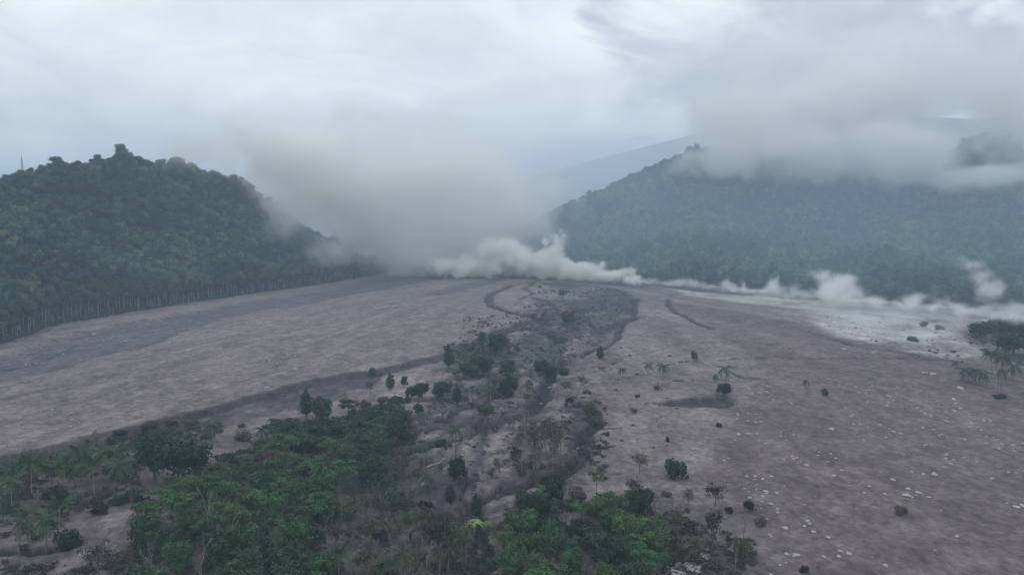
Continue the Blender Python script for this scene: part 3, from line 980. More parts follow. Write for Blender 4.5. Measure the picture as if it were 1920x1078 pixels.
# broadleaf kinds, all about 10 m high
def make_protos():
    for i in range(4):
        PROTO['round%d' % i] = (10.0, 8.2, [('trunk', trunk_mesh('round_tree_trunk', 6.5, .28, BARK, 5, i)),
                                            ('crown', lobes_crown('round_tree_crown', rlobes(i, 19, 4.6, 4.9, 4.5, 1.45), 2500, .62, seed=i, shell=(.6, 1.22), jitter=.8, tintvar=.28))])
    for i in range(3):
        R = random.Random(40 + i)
        lb = [(R.uniform(-3.2, 3.2), R.uniform(-3.2, 3.2), 8.2 + R.uniform(-1.8, 1.3), R.uniform(1.2, 2.1), R.uniform(1.2, 2.1), R.uniform(.45, .8)) for _ in range(13)]
        PROTO['layered%d' % i] = (10.0, 8.4, [('trunk', trunk_mesh('layered_tree_trunk', 8.2, .2, BARK, 7, 10 + i, .45, .26)),
                                              ('crown', lobes_crown('layered_tree_crown', lb, 1500, .55, core=False, jitter=.8, shell=(.2, 1.05), seed=20 + i))])
    for i in range(2):
        lb = [(0, 0, z, w, w, 1.25) for z, w in ((2.0, 2.1), (3.4, 2.35), (4.8, 2.1), (6.2, 1.75), (7.6, 1.3), (8.9, .75))]
        lb += [(math.cos(a * 2.1 + i) * 1.1, math.sin(a * 2.1 + i) * 1.1, 2.5 + a * .75, 1.1, 1.1, .9) for a in range(8)]
        PROTO['cone%d' % i] = (10.0, 4.8, [('trunk', trunk_mesh('conical_tree_trunk', 9, .2, DARKBARK, 3, 60 + i, .3, .15)),
                                           ('crown', lobes_crown('conical_tree_crown', lb, 1500, .5, seed=30 + i, jitter=.7))])
    for i in range(3):
        PROTO['thin%d' % i] = (10.0, 7.6, [('trunk', bare_mesh('ashy_tree_trunk', 10, .2, BARK, 70 + i, 3, .65)),
                                           ('crown', lobes_crown('ashy_tree_crown', rlobes(70 + i, 12, 3.6, 6.2, 3.0, 1.25), 620, .5, core=False, jitter=1.0, shell=(.3, 1.1), seed=40 + i))])
    for i in range(3):
        PROTO['bush%d' % i] = (3.0, 5.0, [('crown', lobes_crown('bush_crown', rlobes(80 + i, 8, 2.3, 1.1, 1.1, 1.0, .9), 620, .48, seed=50 + i)),
                                          ('stem', trunk_mesh('bush_stem', 2.2, .12, BARK, 4, 80 + i, .1, .5))])
    for i in range(3):
        PROTO['bare%d' % i] = (10.0, 6.0, [('trunk', bare_mesh('bare_tree_trunk', 10, .17, PALEBARK if i != 1 else BARK, 90 + i, 3, .45 if i == 2 else .6))])
    # tall slender pole trees of the plantation at the foot of the hill
    for i in range(3):
        PROTO['pole%d' % i] = (18.0, 7.5, [('trunk', trunk_mesh('slender_tree_trunk', 16, .24, PALEBARK, 6, 110 + i, .55, .2)),
                                           ('crown', lobes_crown('slender_tree_crown', rlobes(110 + i, 10, 3.3, 13.2, 4.2, 1.75), 1100, .8, seed=60 + i))])
    # feathery bamboo clump
    R = random.Random(5)
    g = Geo(); gl = Geo()
    for k in range(16):
        a = R.uniform(0, 6.28); q = R.uniform(0, .8); sp = R.uniform(.5, 2.6); h = R.uniform(8, 10.5)
        p0 = Vector((math.cos(a) * q, math.sin(a) * q, -1)); dr = Vector((math.cos(a), math.sin(a), 0))
        pts = [p0 + Vector((0, 0, h * s)) + dr * sp * s ** 2.4 for s in (0, .3, .6, .85, 1)]
        g.tube(pts, [.09, .08, .06, .04, .015], 5)
        c = np.array([list(pts[j].lerp(pts[j + 1], R.random()) + Vector((R.gauss(0, .45), R.gauss(0, .45), R.gauss(0, .4)))) for j in (1, 2, 2, 3, 3, 3) for _ in range(9)])
        gl.leaves(c, np.tile([0, 0, 1.0], (len(c), 1)), .6, rng.uniform(.75, 1.3, len(c)), .4, .8)
    PROTO['bamboo0'] = (10.0, 5.5, [('stem', g.mesh('bamboo_stem', [PALEBARK])), ('crown', gl.mesh('bamboo_crown', [LEAF]))])
    # banana plant: broad arching leaves
    g = Geo()
    for k in range(9):
        a = k * 2.4; V = []; tn = []
        prev = None
        for s in np.linspace(0, 1, 7):
            c = Vector((math.cos(a), math.sin(a), 0)) * 2.2 * s + Vector((0, 0, 2.0 + 1.9 * s - 2.4 * s * s))
            w = .38 * math.sin(math.pi * min(.97, .12 + s * .88))
            sd = Vector((-math.sin(a), math.cos(a), 0)) * w
            cur = (c - sd, c + sd)
            if prev: V.append([prev[0], prev[1], cur[1], cur[0]]); tn.append(.85 + .3 * (k % 3) / 2)
            prev = cur
        g.quads(np.array([[list(q) for q in r] for r in V]), np.array(tn))
    gt = Geo(); gt.tube([(0, 0, -.5), (0, 0, 1), (0.05, 0, 2.1)], [.2, .17, .12], 7)
    PROTO['banana0'] = (3.9, 4.4, [('stem', gt.mesh('banana_stem', [PALEBARK])), ('crown', g.mesh('banana_crown', [LEAF]))])


def frond_mesh(name, length, droop, rise, leaflet, seed, ragged=0.0):
    """one feather leaf along +X: a midrib with leaflets hanging both sides"""
    R = random.Random(seed)
    g = Geo()
    n = 13
    mid = []
    for i in range(n + 1):
        s = i / n
        mid.append(Vector((length * s * (1 - .12 * s * droop), 0, rise * s - droop * length * .52 * s * s)))
    g.tube(mid[::3] + [mid[-1]], [.07, .06, .045, .03, .02, .01][:len(mid[::3]) + 1], 4, .9)
    V = []; T = []
    for i in range(1, n):
        for sgn in (-1, 1):
            if R.random() < ragged: continue
            s = i / n
            ln = leaflet * (math.sin(math.pi * (.15 + .82 * s)) ** .7)
            a, b = mid[i], mid[i].lerp(mid[i + 1], .62)
            fwd = (mid[i + 1] - mid[i]).normalized()
            out = Vector((0, sgn, -.55 - .3 * droop)).normalized() * ln + fwd * ln * .45
            V.append([a, b, b + out * .95 + Vector((0, 0, R.uniform(-.1, .1))), a + out * 1.0])
            T.append(R.uniform(.8, 1.25))
    g.quads(np.array([[list(q) for q in r] for r in V]), np.array(T))
    return g.mesh(name, [LEAF])


make_protos()
FROND = [frond_mesh('palm_frond', 4.3, .55, 1.9, .95, 1), frond_mesh('palm_frond', 4.3, .95, 1.2, .95, 2), frond_mesh('palm_frond', 4.2, 1.5, .5, .85, 3, .1),
         frond_mesh('palm_frond', 3.6, 2.1, -.1, .6, 4, .35)]
PALMTRUNK = []
for i in range(3):
    g = Geo()
    ln = (.06, -.05, .12)[i] * 10
    g.tube([(ln * q ** 1.7, ln * .4 * q * q, 10 * q - (1.5 if q == 0 else 0)) for q in (0, .1, .3, .5, .75, 1)], [.26, .19, .16, .15, .14, .15], 7)
    PALMTRUNK.append((g.mesh('palm_trunk', [PALEBARK if i == 1 else BARK]), ln))


def palm_crown_joined(name, state, seed):
    """all leaves of a small far palm in one mesh"""
    R = random.Random(seed); vs = []; fs = []; cs = []; k = 0
    for loc, rot, fm, sc in palm_layout(state, R):
        me = FROND[fm]
        co = np.empty(len(me.vertices) * 3); me.vertices.foreach_get('co', co); co = co.reshape(-1, 3) * sc
        M3 = np.array(rot.to_matrix())
        co = co @ M3.T
        f = np.empty(len(me.loops), int); me.loops.foreach_get('vertex_index', f); f = f.reshape(-1, 4)
        c = np.empty(len(me.vertices) * 4); me.color_attributes['tint'].data.foreach_get('color', c)
        vs.append(co); fs.append(f + k); cs.append(c.reshape(-1, 4)[:, :3]); k += len(co)
    return mesh_from(name, np.concatenate(vs), np.concatenate(fs), [LEAF], False, np.concatenate(cs))


def palm_layout(state, R):
    from mathutils import Euler
    out = []
    n = {'fresh': 17, 'droop': 15, 'dead': 11}[state]
    for i in range(n):
        q = i / n
        a = i * 2.399 + R.uniform(-.2, .2)
        if state == 'fresh':
            fm = 0 if q < .35 else 1 if q < .75 else 2
            pitch = -math.radians(R.uniform(20, 45)) if q < .2 else -math.radians(R.uniform(0, 15))
        elif state == 'droop':
            fm = 1 if q < .3 else 2 if q < .7 else 3
            pitch = -math.radians(R.uniform(10, 30)) if q < .3 else math.radians(R.uniform(0, 15))
        else:
            fm = 3 if q < .7 else 2
            pitch = math.radians(R.uniform(0, 35))
        e = Euler((R.uniform(-.25, .25), pitch, a), 'XYZ')
        out.append(((0, 0, 0), e, fm, R.uniform(.85, 1.1)))
    return out


PALMCROWN = {s: [palm_crown_joined('palm_crown', s, 3 * k + 1) for k in range(2)] for s in ('fresh', 'droop', 'dead')}

GREEN = {
    'dark': (0.022, 0.050, 0.034), 'mid': (0.034, 0.078, 0.046), 'bright': (0.058, 0.130, 0.050), 'lush': (0.040, 0.122, 0.052),
    'teal': (0.030, 0.074, 0.056), 'lime': (0.110, 0.180, 0.060), 'olive': (0.075, 0.088, 0.048), 'ashy': (0.105, 0.105, 0.090),
    'brown': (0.084, 0.082, 0.076), 'grey': (0.150, 0.140, 0.130), 'black': (0.020, 0.022, 0.020), 'palm': (0.036, 0.088, 0.044),
    'palmash': (0.066, 0.086, 0.062), 'yellow': (0.17, 0.18, 0.07), 'straw': (0.20, 0.165, 0.10)}


def vary(c, R, a=.22):
    c = (c[0] * 1.12, c[1] * 1.02, c[2] * .82)
    k = R.uniform(1 - a, 1 + a)
    return (c[0] * k * R.uniform(.88, 1.12), c[1] * k, c[2] * k * R.uniform(.9, 1.1), 1)


PR = random.Random(99)
ALL_PLANTS = []     # footprint list, used to keep the undergrowth apart


def plant(kind, name, loc, height, width, color, label, cat, group=None, tilt=0.0, sink=0.15):
    """a new thing of the prototype kind, sized in metres, its parts copied under an Empty at its base"""
    H, W, parts = PROTO[kind]
    root = link(name, None)
    root.location = (loc[0], loc[1], loc[2] - sink)
    root.rotation_euler = (PR.uniform(-tilt, tilt), PR.uniform(-tilt, tilt), PR.uniform(0, 6.28))
    root.scale = (width / W, width / W, height / H)
    root.empty_display_size = 1
    tag(root, label, cat, group)
    for pn, me in parts:
        o = link(pn, me, root)
        if pn in ('crown',):
            o.color = vary(color, PR)
    ALL_PLANTS.append((loc[0], loc[1], width * .5))
    return root


def palm(name, loc, trunk_h, crown_r, state, color, label, group=None, split=True, lean=0.05):
    root = link(name, None)
    root.location = (loc[0], loc[1], loc[2] - .1)
    root.rotation_euler = (PR.uniform(-lean, lean), PR.uniform(-lean, lean), PR.uniform(0, 6.28))
    tag(root, label, 'palm tree', group)
    tm, ln = PR.choice(PALMTRUNK)
    k = trunk_h / 10
    o = link('trunk', tm, root); o.scale = (1 if k > .5 else .8, 1 if k > .5 else .8, k)
    top = Vector((ln * o.scale[0], ln * .4 * o.scale[0], trunk_h))
    s = crown_r / 4.0
    if split:
        for loc_, e, fm, sc in palm_layout(state, PR):
            f = link('frond', FROND[fm], root, top)
            f.rotation_euler = e
            f.scale = (s * sc,) * 3
            f.color = vary(color, PR, .22)
    else:
        f = link('crown', PR.choice(PALMCROWN[state]), root, top)
        f.rotation_euler = (0, 0, PR.uniform(0, 6.28)); f.scale = (s, s, s); f.color = vary(color, PR)
    ALL_PLANTS.append((loc[0], loc[1], crown_r * .6))
    return root


def place(px, py, hpx, wpx):
    g = on_ground(px, py)
    D = math.hypot(g.x, g.y)
    slant = math.hypot(D, CAM_H)
    # a standing plant is seen foreshortened by the camera's height
    return g, hpx * slant / FPX / (D / slant) ** .5, wpx * slant / FPX


# ------------------------------------------------------------------ single trees one can tell apart
# (prototype, name, x, y of the foot, height, width in photo pixels, colour, label)
SINGLES = [
    ('round1', 'round_tree', 1035, 947, 62, 48, 'dark', 'big round dark green tree alone on bare mud above the right green grove'),
    ('round0', 'round_tree', 290, 900, 86, 56, 'dark', 'tall dark green tree beside the palms, left of the broad dark tree'),
    ('round2', 'round_tree', 345, 905, 82, 88, 'dark', 'broad dark green tree joining the left edge of the big green grove'),
    ('round3', 'round_tree', 107, 968, 52, 36, 'dark', 'egg shaped dark green tree standing in the open near the left palms'),
    ('cone0', 'conical_tree', 574, 782, 52, 26, 'teal', 'pointed dark conical tree at the upper edge of the big green grove'),
    ('round0', 'round_tree', 603, 792, 50, 40, 'teal', 'rounded dark tree just right of the pointed conical tree'),
    ('round1', 'round_tree', 600, 830, 52, 44, 'dark', 'dark tree in front of the pointed conical tree'),
    ('round2', 'round_tree', 535, 822, 38, 44, 'dark', 'low dark tree left of the pointed conical tree'),
    ('thin0', 'ashy_tree', 565, 822, 34, 40, 'brown', 'ash covered brownish tree between two dark trees at the grove top'),
    ('round3', 'round_tree', 698, 699, 21, 14, 'teal', 'small round tree, topmost of the scattered ones by the dark scarp'),
    ('thin1', 'ashy_tree', 712, 714, 20, 18, 'olive', 'small dull tree just below the topmost scattered one'),
    ('cone1', 'conical_tree', 732, 731, 32, 18, 'teal', 'slim pointed tree right of the small dull one'),
    ('round0', 'round_tree', 759, 726, 23, 13, 'teal', 'small round tree alone on the pale mud between scattered trees'),
    ('round1', 'round_tree', 771, 747, 26, 22, 'dark', 'dark round tree, left one of a touching pair'),
    ('round2', 'round_tree', 790, 746, 32, 28, 'dark', 'dark round tree, right one of a touching pair'),
    ('thin2', 'ashy_tree', 695, 741, 29, 22, 'olive', 'dusty grey green tree above the long low hedge'),
    ('round0', 'round_tree', 748, 822, 27, 20, 'dark', 'small dark tree right of the dense green grove on gullied ground'),
    ('round1', 'round_tree', 785, 778, 24, 20, 'teal', 'small dark tree at the left end of the black gullies'),
    ('round2', 'round_tree', 830, 748, 38, 36, 'mid', 'green tree on the left of the gully with a dark neighbour'),
    ('cone0', 'conical_tree', 857, 758, 36, 20, 'dark', 'dark pointed tree beside the green tree at the gully'),
    ('cone1', 'conical_tree', 842, 694, 46, 22, 'teal', 'tall dark tree at the left end of the middle cluster'),
    ('thin0', 'ashy_tree', 872, 694, 36, 36, 'olive', 'grey green dusty tree inside the middle cluster'),
    ('round3', 'round_tree', 932, 668, 46, 38, 'dark', 'big dark tree crowning the top of the middle cluster'),
    ('round0', 'round_tree', 904, 650, 24, 14, 'teal', 'small dark tree left of the big one topping the middle cluster'),
    ('thin1', 'ashy_tree', 968, 672, 34, 20, 'teal', 'slim dusty tree right of the big one topping the middle cluster'),
    ('round1', 'round_tree', 905, 702, 40, 48, 'mid', 'wide green tree at the heart of the middle cluster'),
    ('round2', 'round_tree', 880, 708, 30, 36, 'mid', 'green tree on the left of the wide one in the middle cluster'),
    ('round3', 'round_tree', 952, 708, 36, 30, 'mid', 'rounded green tree on the right edge of the middle cluster'),
    ('round0', 'round_tree', 953, 742, 44, 38, 'dark', 'dark dense tree at the bottom of the middle cluster'),
    ('thin2', 'ashy_tree', 925, 735, 30, 30, 'olive', 'thin leaved dusty tree left of the dense bottom tree'),
    ('thin0', 'spreading_tree', 1046, 680, 44, 42, 'teal', 'spreading tree with visible limbs above the main gully'),
    ('round1', 'round_tree', 1014, 702, 30, 30, 'dark', 'dark tree on the left lip of the main gully'),
    ('round2', 'round_tree', 1032, 710, 26, 24, 'dark', 'dark tree leaning into the main gully'),
    ('round3', 'round_tree', 1058, 702, 20, 20, 'dark', 'small dark tree right of the main gully over pale grass'),
    ('cone0', 'conical_tree', 1125, 678, 26, 16, 'teal', 'lone small dark tree on the open mud right of the main gully'),
    ('thin0', 'ashy_tree', 1000, 614, 30, 18, 'olive', 'thin tree at the far end of the gullied ground'),
    ('thin1', 'ashy_tree', 1020, 604, 24, 14, 'olive', 'slight dusty tree next to the thin far one'),
    ('thin1', 'spreading_tree', 1056, 566, 30, 28, 'teal', 'farthest small tree standing just below the crest'),
    ('thin2', 'spreading_tree', 1070, 622, 46, 30, 'mid', 'greener spreading tree below the crest, taller than its neighbours'),
    ('round0', 'round_tree', 1064, 610, 28, 26, 'mid', 'bushy tree at the foot of the taller spreading one'),
    ('round1', 'round_tree', 825, 832, 28, 22, 'dark', 'small dark tree left of the lone tall palm at the gully'),
    ('thin2', 'ashy_tree', 965, 872, 40, 34, 'black', 'scraggly blackish tree left of the pale bare stems'),
    ('thin0', 'ashy_tree', 1200, 890, 40, 40, 'olive', 'dull ash covered tree on the open mud, left of the greener one'),
    ('bush1', 'round_tree', 1267, 898, 46, 42, 'mid', 'half green tree alone on the mud at the right'),
    ('layered0', 'spreading_tree', 1118, 930, 48, 26, 'lime', 'bright lime green slim tree behind the right green grove'),
    ('thin1', 'ashy_tree', 1187, 925, 32, 32, 'black', 'blackened tree top sticking up behind the right green grove'),
    ('cone1', 'conical_tree', 893, 968, 42, 20, 'dark', 'dark pointed tree over the bright banana plant'),
    ('cone0', 'conical_tree', 845, 955, 34, 24, 'dark', 'dark upright tree among the dusty palms in the centre'),
    ('round3', 'round_tree', 858, 905, 50, 34, 'dark', 'dark tree at the left edge of the lower black gully'),
    ('thin2', 'ashy_tree', 1340, 948, 42, 44, 'black', 'crooked dark tree at the left border of the boulder plain'),
    ('thin0', 'ashy_tree', 1338, 1030, 70, 36, 'black', 'tall scraggly dark tree by the lower edge of the boulder plain'),
    ('round0', 'round_tree', 1385, 1048, 42, 24, 'olive', 'slim olive tree next to the boulder plain near the bottom'),
    ('round1', 'round_tree', 1404, 960, 24, 20, 'black', 'small dark round tree at the edge of the boulder plain'),
    ('thin1', 'ashy_tree', 1270, 1010, 60, 56, 'brown', 'big brown ash covered tree right of the right green grove'),
    ('thin2', 'ashy_tree', 1290, 950, 34, 26, 'olive', 'thin dull tree below the half green one'),
    ('thin1', 'ashy_tree', 185, 1085, 66, 66, 'brown', 'brown withered tree in the bottom left corner'),
    ('thin2', 'ashy_tree', 240, 1075, 44, 36, 'olive', 'withered tree right of the brown one at the bottom left'),
    ('round3', 'round_tree', 1357, 750, 24, 26, 'black', 'dark tree at the right end of the short earth bank'),
    ('round0', 'round_tree', 1840, 640, 34, 40, 'mid', 'green tree at the left end of the far right thicket'),
    ('round1', 'round_tree', 1880, 635, 36, 44, 'dark', 'dark tree in the middle of the far right thicket'),
    ('round2', 'round_tree', 1915, 640, 42, 46, 'mid', 'tree of the far right thicket cut by the picture edge'),
    ('round3', 'round_tree', 1900, 665, 36, 50, 'dark', 'dark tree in front of the far right thicket'),
    ('bamboo0', 'bamboo', 868, 1062, 84, 48, 'olive', 'tall pale green bamboo clump near the bottom centre'),
    ('bamboo0', 'bamboo', 1006, 880, 96, 44, 'ashy', 'tall ash coloured bamboo clump between the gullies'),
    ('bamboo0', 'bamboo', 1040, 868, 84, 38, 'ashy', 'ash coloured bamboo clump right of the taller one'),
]
CATS = {'bamboo': 'bamboo', }
for kind, name, x, y, h, w, c, lab in SINGLES:
    g, hm, wm = place(x, y, h, w)
    plant(kind, name, g, hm, wm, GREEN[c], lab, CATS.get(name, 'tree'), tilt=.03)

BUSHES = [
    (135, 1022, 38, 44, 'dark', 'dense dark bush right of the bottom left palms'), (187, 962, 22, 30, 'black', 'blackish bush between the egg shaped tree and the hedge'),
    (220, 945, 18, 30, 'dark', 'left piece of the dark hedge below the left palms'), (240, 938, 18, 30, 'dark', 'middle piece of the dark hedge below the left palms'),
    (258, 945, 24, 20, 'dark', 'right piece of the dark hedge below the left palms'), (275, 940, 12, 16, 'black', 'tiny dark bush ending the dark hedge'),
    (715, 756, 14, 22, 'olive', 'left bush of the long low hedge above the dense grove'), (733, 756, 16, 22, 'mid', 'second bush of the long low hedge'),
    (748, 756, 18, 24, 'mid', 'third bush of the long low hedge'), (764, 756, 13, 16, 'dark', 'right end bush of the long low hedge'),
    (912, 772, 18, 36, 'mid', 'low green bush on the bank of the gully'), (988, 746, 12, 16, 'olive', 'small dull bush below the middle cluster'),
    (1100, 738, 8, 20, 'brown', 'tiny brown bush on the mud right of the gully'), (1090, 714, 14, 12, 'ashy', 'dusty little bush right of the pale grass'),
    (1060, 722, 18, 24, 'ashy', 'pale ash covered bush below the small dark tree'), (1105, 782, 26, 28, 'olive', 'green bush growing in the right gully'),
    (1112, 800, 22, 24, 'olive', 'dusty bush in the right gully below the green one'), (1068, 760, 20, 20, 'black', 'dark scrap of bush left of the right gully'),
    (1302, 676, 18, 14, 'dark', 'dark bush behind the two small palms on the open mud'), (1348, 800, 9, 14, 'black', 'lone tiny dark bush on the boulder plain'),
    (1252, 828, 12, 8, 'black', 'tiny dark bush on pale mud above the dull tree'), (1190, 773, 8, 16, 'brown', 'low withered bush on the pale mud'),
    (1250, 930, 12, 20, 'brown', 'low brown bush below the half green tree'), (1507, 1072, 14, 16, 'black', 'lone black bush at the bottom of the boulder plain'),
    (1369, 962, 12, 18, 'black', 'small black bush beside the crooked tree'), (1425, 985, 20, 24, 'brown', 'brown bush on the border of the boulder plain'),
    (1690, 962, 16, 24, 'brown', 'withered twiggy bush in the middle of the boulder plain'), (1730, 613, 10, 16, 'olive', 'little bush on the steaming ground at the right'),
    (1762, 618, 10, 18, 'black', 'dark little bush on the steaming ground'), (1712, 640, 10, 22, 'mid', 'green scrap of bush in the steam at the right'),
    (1548, 742, 14, 16, 'olive', 'bush next to the lone withered palm on the boulder plain'), (1873, 746, 8, 24, 'black', 'dark bush at the foot of the tallest right palm'),
    (390, 820, 16, 30, 'brown', 'brown bush beside the two palms under the scarp'), (362, 800, 14, 26, 'olive', 'bush on the scarp above the two palms'),
    (452, 800, 8, 14, 'brown', 'lone dark bush on the pale strip under the scarp'), (455, 825, 20, 34, 'brown', 'rust brown bush at the top left of the dense grove'),
    (685, 772, 22, 26, 'brown', 'brownish bush on top of the dense grove'), (1195, 745, 8, 10, 'black', 'dark speck of bush left of the earth bank'),
    (1045, 925, 10, 14, 'brown', 'brown tuft left of the big round dark tree'), (1088, 942, 30, 40, 'brown', 'leafless brown bush right of the big round dark tree'),
    (1110, 965, 30, 36, 'grey', 'grey dead bush behind the right green grove'), (800, 965, 34, 34, 'black', 'blackish bush among the dusty palms'),
]
for k, (x, y, h, w, c, lab) in enumerate(BUSHES):
    g, hm, wm = place(x, y, h, w)
    plant('bush%d' % (k % 3), 'bush', g, max(hm, .8), wm, GREEN[c], lab, 'bush')

for (x, y, h, w, c, lab) in [(890, 998, 34, 42, 'lime', 'bright green banana plant in the centre under the pointed tree'),
                             (345, 1062, 24, 44, 'teal', 'banana plant at the bottom edge of the big green grove'),
                             (915, 990, 20, 24, 'lime', 'small yellow green banana plant right of the bigger one')]:
    g, hm, wm = place(x, y, h, w)
    plant('banana0', 'banana_plant', g, hm, wm, GREEN[c], lab, 'banana plant')

# palms: x, y of the foot, y of the crown's centre, crown width, state, colour, label
PALMS = [
    (177, 932, 876, 56, 'fresh', 'palm', 'palm with a long dark trunk standing clear below the left palm group'),
    (214, 938, 880, 54, 'droop', 'palmash', 'palm with drooping grey green crown, right of the clear long trunk'),
    (22, 950, 908, 54, 'droop', 'palm', 'drooping palm at the left edge of the picture'),
    (60, 930, 878, 50, 'fresh', 'palm', 'yellow green palm second from the left edge'),
    (96, 925, 884, 46, 'fresh', 'palm', 'palm with bright lower leaves between two others in the left group'),
    (38, 925, 880, 44, 'fresh', 'teal', 'dark palm near the left edge under the scarp'),
    (128, 900, 856, 46, 'droop', 'teal', 'dark palm right under the scarp, left of the long trunk'),
    (152, 905, 858, 52, 'fresh', 'palm', 'full palm overlapping the one with the clear long trunk'),
    (165, 885, 842, 50, 'fresh', 'palmash', 'palm rising behind the one with the clear long trunk'),
    (140, 915, 882, 40, 'droop', 'palm', 'low palm left of the clear long trunk'),
    (205, 900, 862, 44, 'fresh', 'palm', 'palm crown touching the tall dark tree on its left'),
    (228, 885, 850, 46, 'fresh', 'palmash', 'upper right palm of the left group'),
    (245, 900, 872, 40, 'droop', 'palm', 'palm squeezed between the left group and the tall dark tree'),
    (35, 1042, 992, 48, 'droop', 'palmash', 'leftmost palm of the bottom left group, trunk showing'),
    (57, 1020, 972, 46, 'fresh', 'palm', 'palm in the middle back of the bottom left group'),
    (87, 1040, 984, 54, 'droop', 'palm', 'palm with dark trunk in front of the bottom left group'),
    (112, 1022, 976, 46, 'fresh', 'palm', 'rightmost palm of the bottom left group'),
    (6, 985, 935, 40, 'droop', 'teal', 'palm cut by the left picture edge'),
    (347, 832, 794, 38, 'droop', 'palmash', 'palm with visible trunk just under the scarp, left of a twin'),
    (400, 828, 798, 38, 'droop', 'palm', 'palm just under the scarp, right of its twin'),
    (495, 835, 806, 36, 'droop', 'teal', 'dark palm at the top left corner of the dense grove'),
    (645, 758, 737, 24, 'dead', 'yellow', 'yellowed palm alone on the pale strip above the dense grove'),
    (985, 775, 728, 26, 'dead', 'palmash', 'withered palm on a stout trunk beside the gully'),
    (920, 758, 724, 28, 'droop', 'teal', 'dark palm below the middle cluster'),
    (855, 892, 806, 40, 'droop', 'palm', 'palm with a very long thin trunk among the gullies'),
    (937, 886, 858, 22, 'dead', 'teal', 'short stout palm standing on a pale patch between gullies'),
    (797, 915, 890, 50, 'droop', 'palm', 'wide drooping palm left of the lower black gully'),
    (795, 862, 832, 30, 'droop', 'palm', 'palm on the pale slab left of the long thin trunk'),
    (1168, 708, 692, 18, 'droop', 'teal', 'small palm alone on the open mud, left of a pair'),
    (1215, 700, 682, 20, 'droop', 'teal', 'left palm of the pair on the open mud'),
    (1244, 706, 686, 24, 'droop', 'teal', 'right palm of the pair on the open mud'),
    (1303, 678, 664, 18, 'dead', 'teal', 'shabby palm over a dark bush on the open mud'),
    (1362, 712, 690, 28, 'droop', 'teal', 'larger palm of two above the earth bank'),
    (1343, 716, 702, 18, 'dead', 'teal', 'smaller palm of two above the earth bank'),
    (1513, 735, 713, 16, 'dead', 'teal', 'withered thin palm alone on the boulder plain'),
    (1788, 698, 680, 14, 'droop', 'teal', 'small palm at the left end of the right palm group'),
    (1806, 714, 696, 22, 'droop', 'teal', 'second palm from the left in the right palm group'),
    (1822, 718, 697, 26, 'droop', 'teal', 'third palm from the left in the right palm group'),
    (1845, 724, 704, 24, 'droop', 'teal', 'palm in the middle gap of the right palm group'),
    (1868, 746, 682, 32, 'droop', 'teal', 'tallest palm of the right group with thick lower trunk'),
    (1860, 710, 672, 26, 'fresh', 'teal', 'palm rising behind the tallest one at the right'),
    (1885, 716, 676, 30, 'droop', 'teal', 'palm right of the tallest one at the right'),
    (1900, 712, 690, 26, 'droop', 'teal', 'last palm of the right group near the picture edge'),
    (1878, 722, 696, 24, 'dead', 'teal', 'lower palm tucked under the tallest one at the right'),
    (1070, 618, 592, 18, 'droop', 'mid', 'palm like tree below the crest beside the bushy tree'),
    (420, 1064, 1018, 48, 'fresh', 'palmash', 'pale palm at the front edge of the big green grove'),
    (583, 1045, 1002, 44, 'dead', 'straw', 'palm with dry straw coloured leaves at the grove front'),
    (520, 1075, 1018, 36, 'fresh', 'palm', 'palm with pale trunk near the bottom of the grove'),
    (714, 1085, 1052, 44, 'fresh', 'palm', 'green palm at the bottom centre left'),
    (760, 1100, 1048, 52, 'droop', 'palmash', 'big drooping ash covered palm at the bottom centre'),
    (635, 1085, 1040, 46, 'fresh', 'palm', 'palm at the bottom right of the grove'),
    (765, 1010, 968, 40, 'droop', 'palm', 'palm above the big drooping one'),
    (835, 1010, 968, 34, 'dead', 'teal', 'thin trunked palm with small crown in the centre'),
    (672, 870, 838, 34, 'droop', 'teal', 'dark palm on the right flank of the dense grove'),
    (700, 905, 870, 40, 'fresh', 'teal', 'palm between the dense grove and the gullied ground'),
    (990, 1100, 1052, 50, 'fresh', 'palm', 'palm at the bottom left of the right green grove'),
    (1040, 1110, 1062, 48, 'droop', 'palmash', 'palm at the bottom middle of the right green grove'),
    (680, 1010, 968, 38, 'dead', 'palmash', 'ash covered palm at the upper edge of the withered brush'),
    (735, 965, 925, 36, 'droop', 'teal', 'dark drooping palm right of the ash covered one in the brush'),
    (690, 1062, 1016, 40, 'droop', 'palmash', 'grey palm in the middle of the withered brush'),
    (655, 985, 945, 32, 'fresh', 'palm', 'palm standing where the green grove meets the withered brush'),
    (840, 1075, 1030, 38, 'dead', 'palmash', 'broken palm left of the bamboo clump at the bottom'),
    (555, 1075, 1030, 38, 'fresh', 'palm', 'palm between the pale trunked one and the straw coloured one'),
    (450, 1080, 1040, 36, 'droop', 'palm', 'palm at the bottom of the grove right of the pale front palm'),
    (1140, 1105, 1065, 40, 'fresh', 'palm', 'palm at the bottom right of the right green grove'),
]
for (x, yb, yc, w, st, c, lab) in PALMS:
    g, hm, wm = place(x, yb, yb - yc, w)
    palm('palm_tree', g, max(hm, 1.5), wm * (.52 if w >= 30 else .66), st, GREEN[c], lab, split=w >= 30)

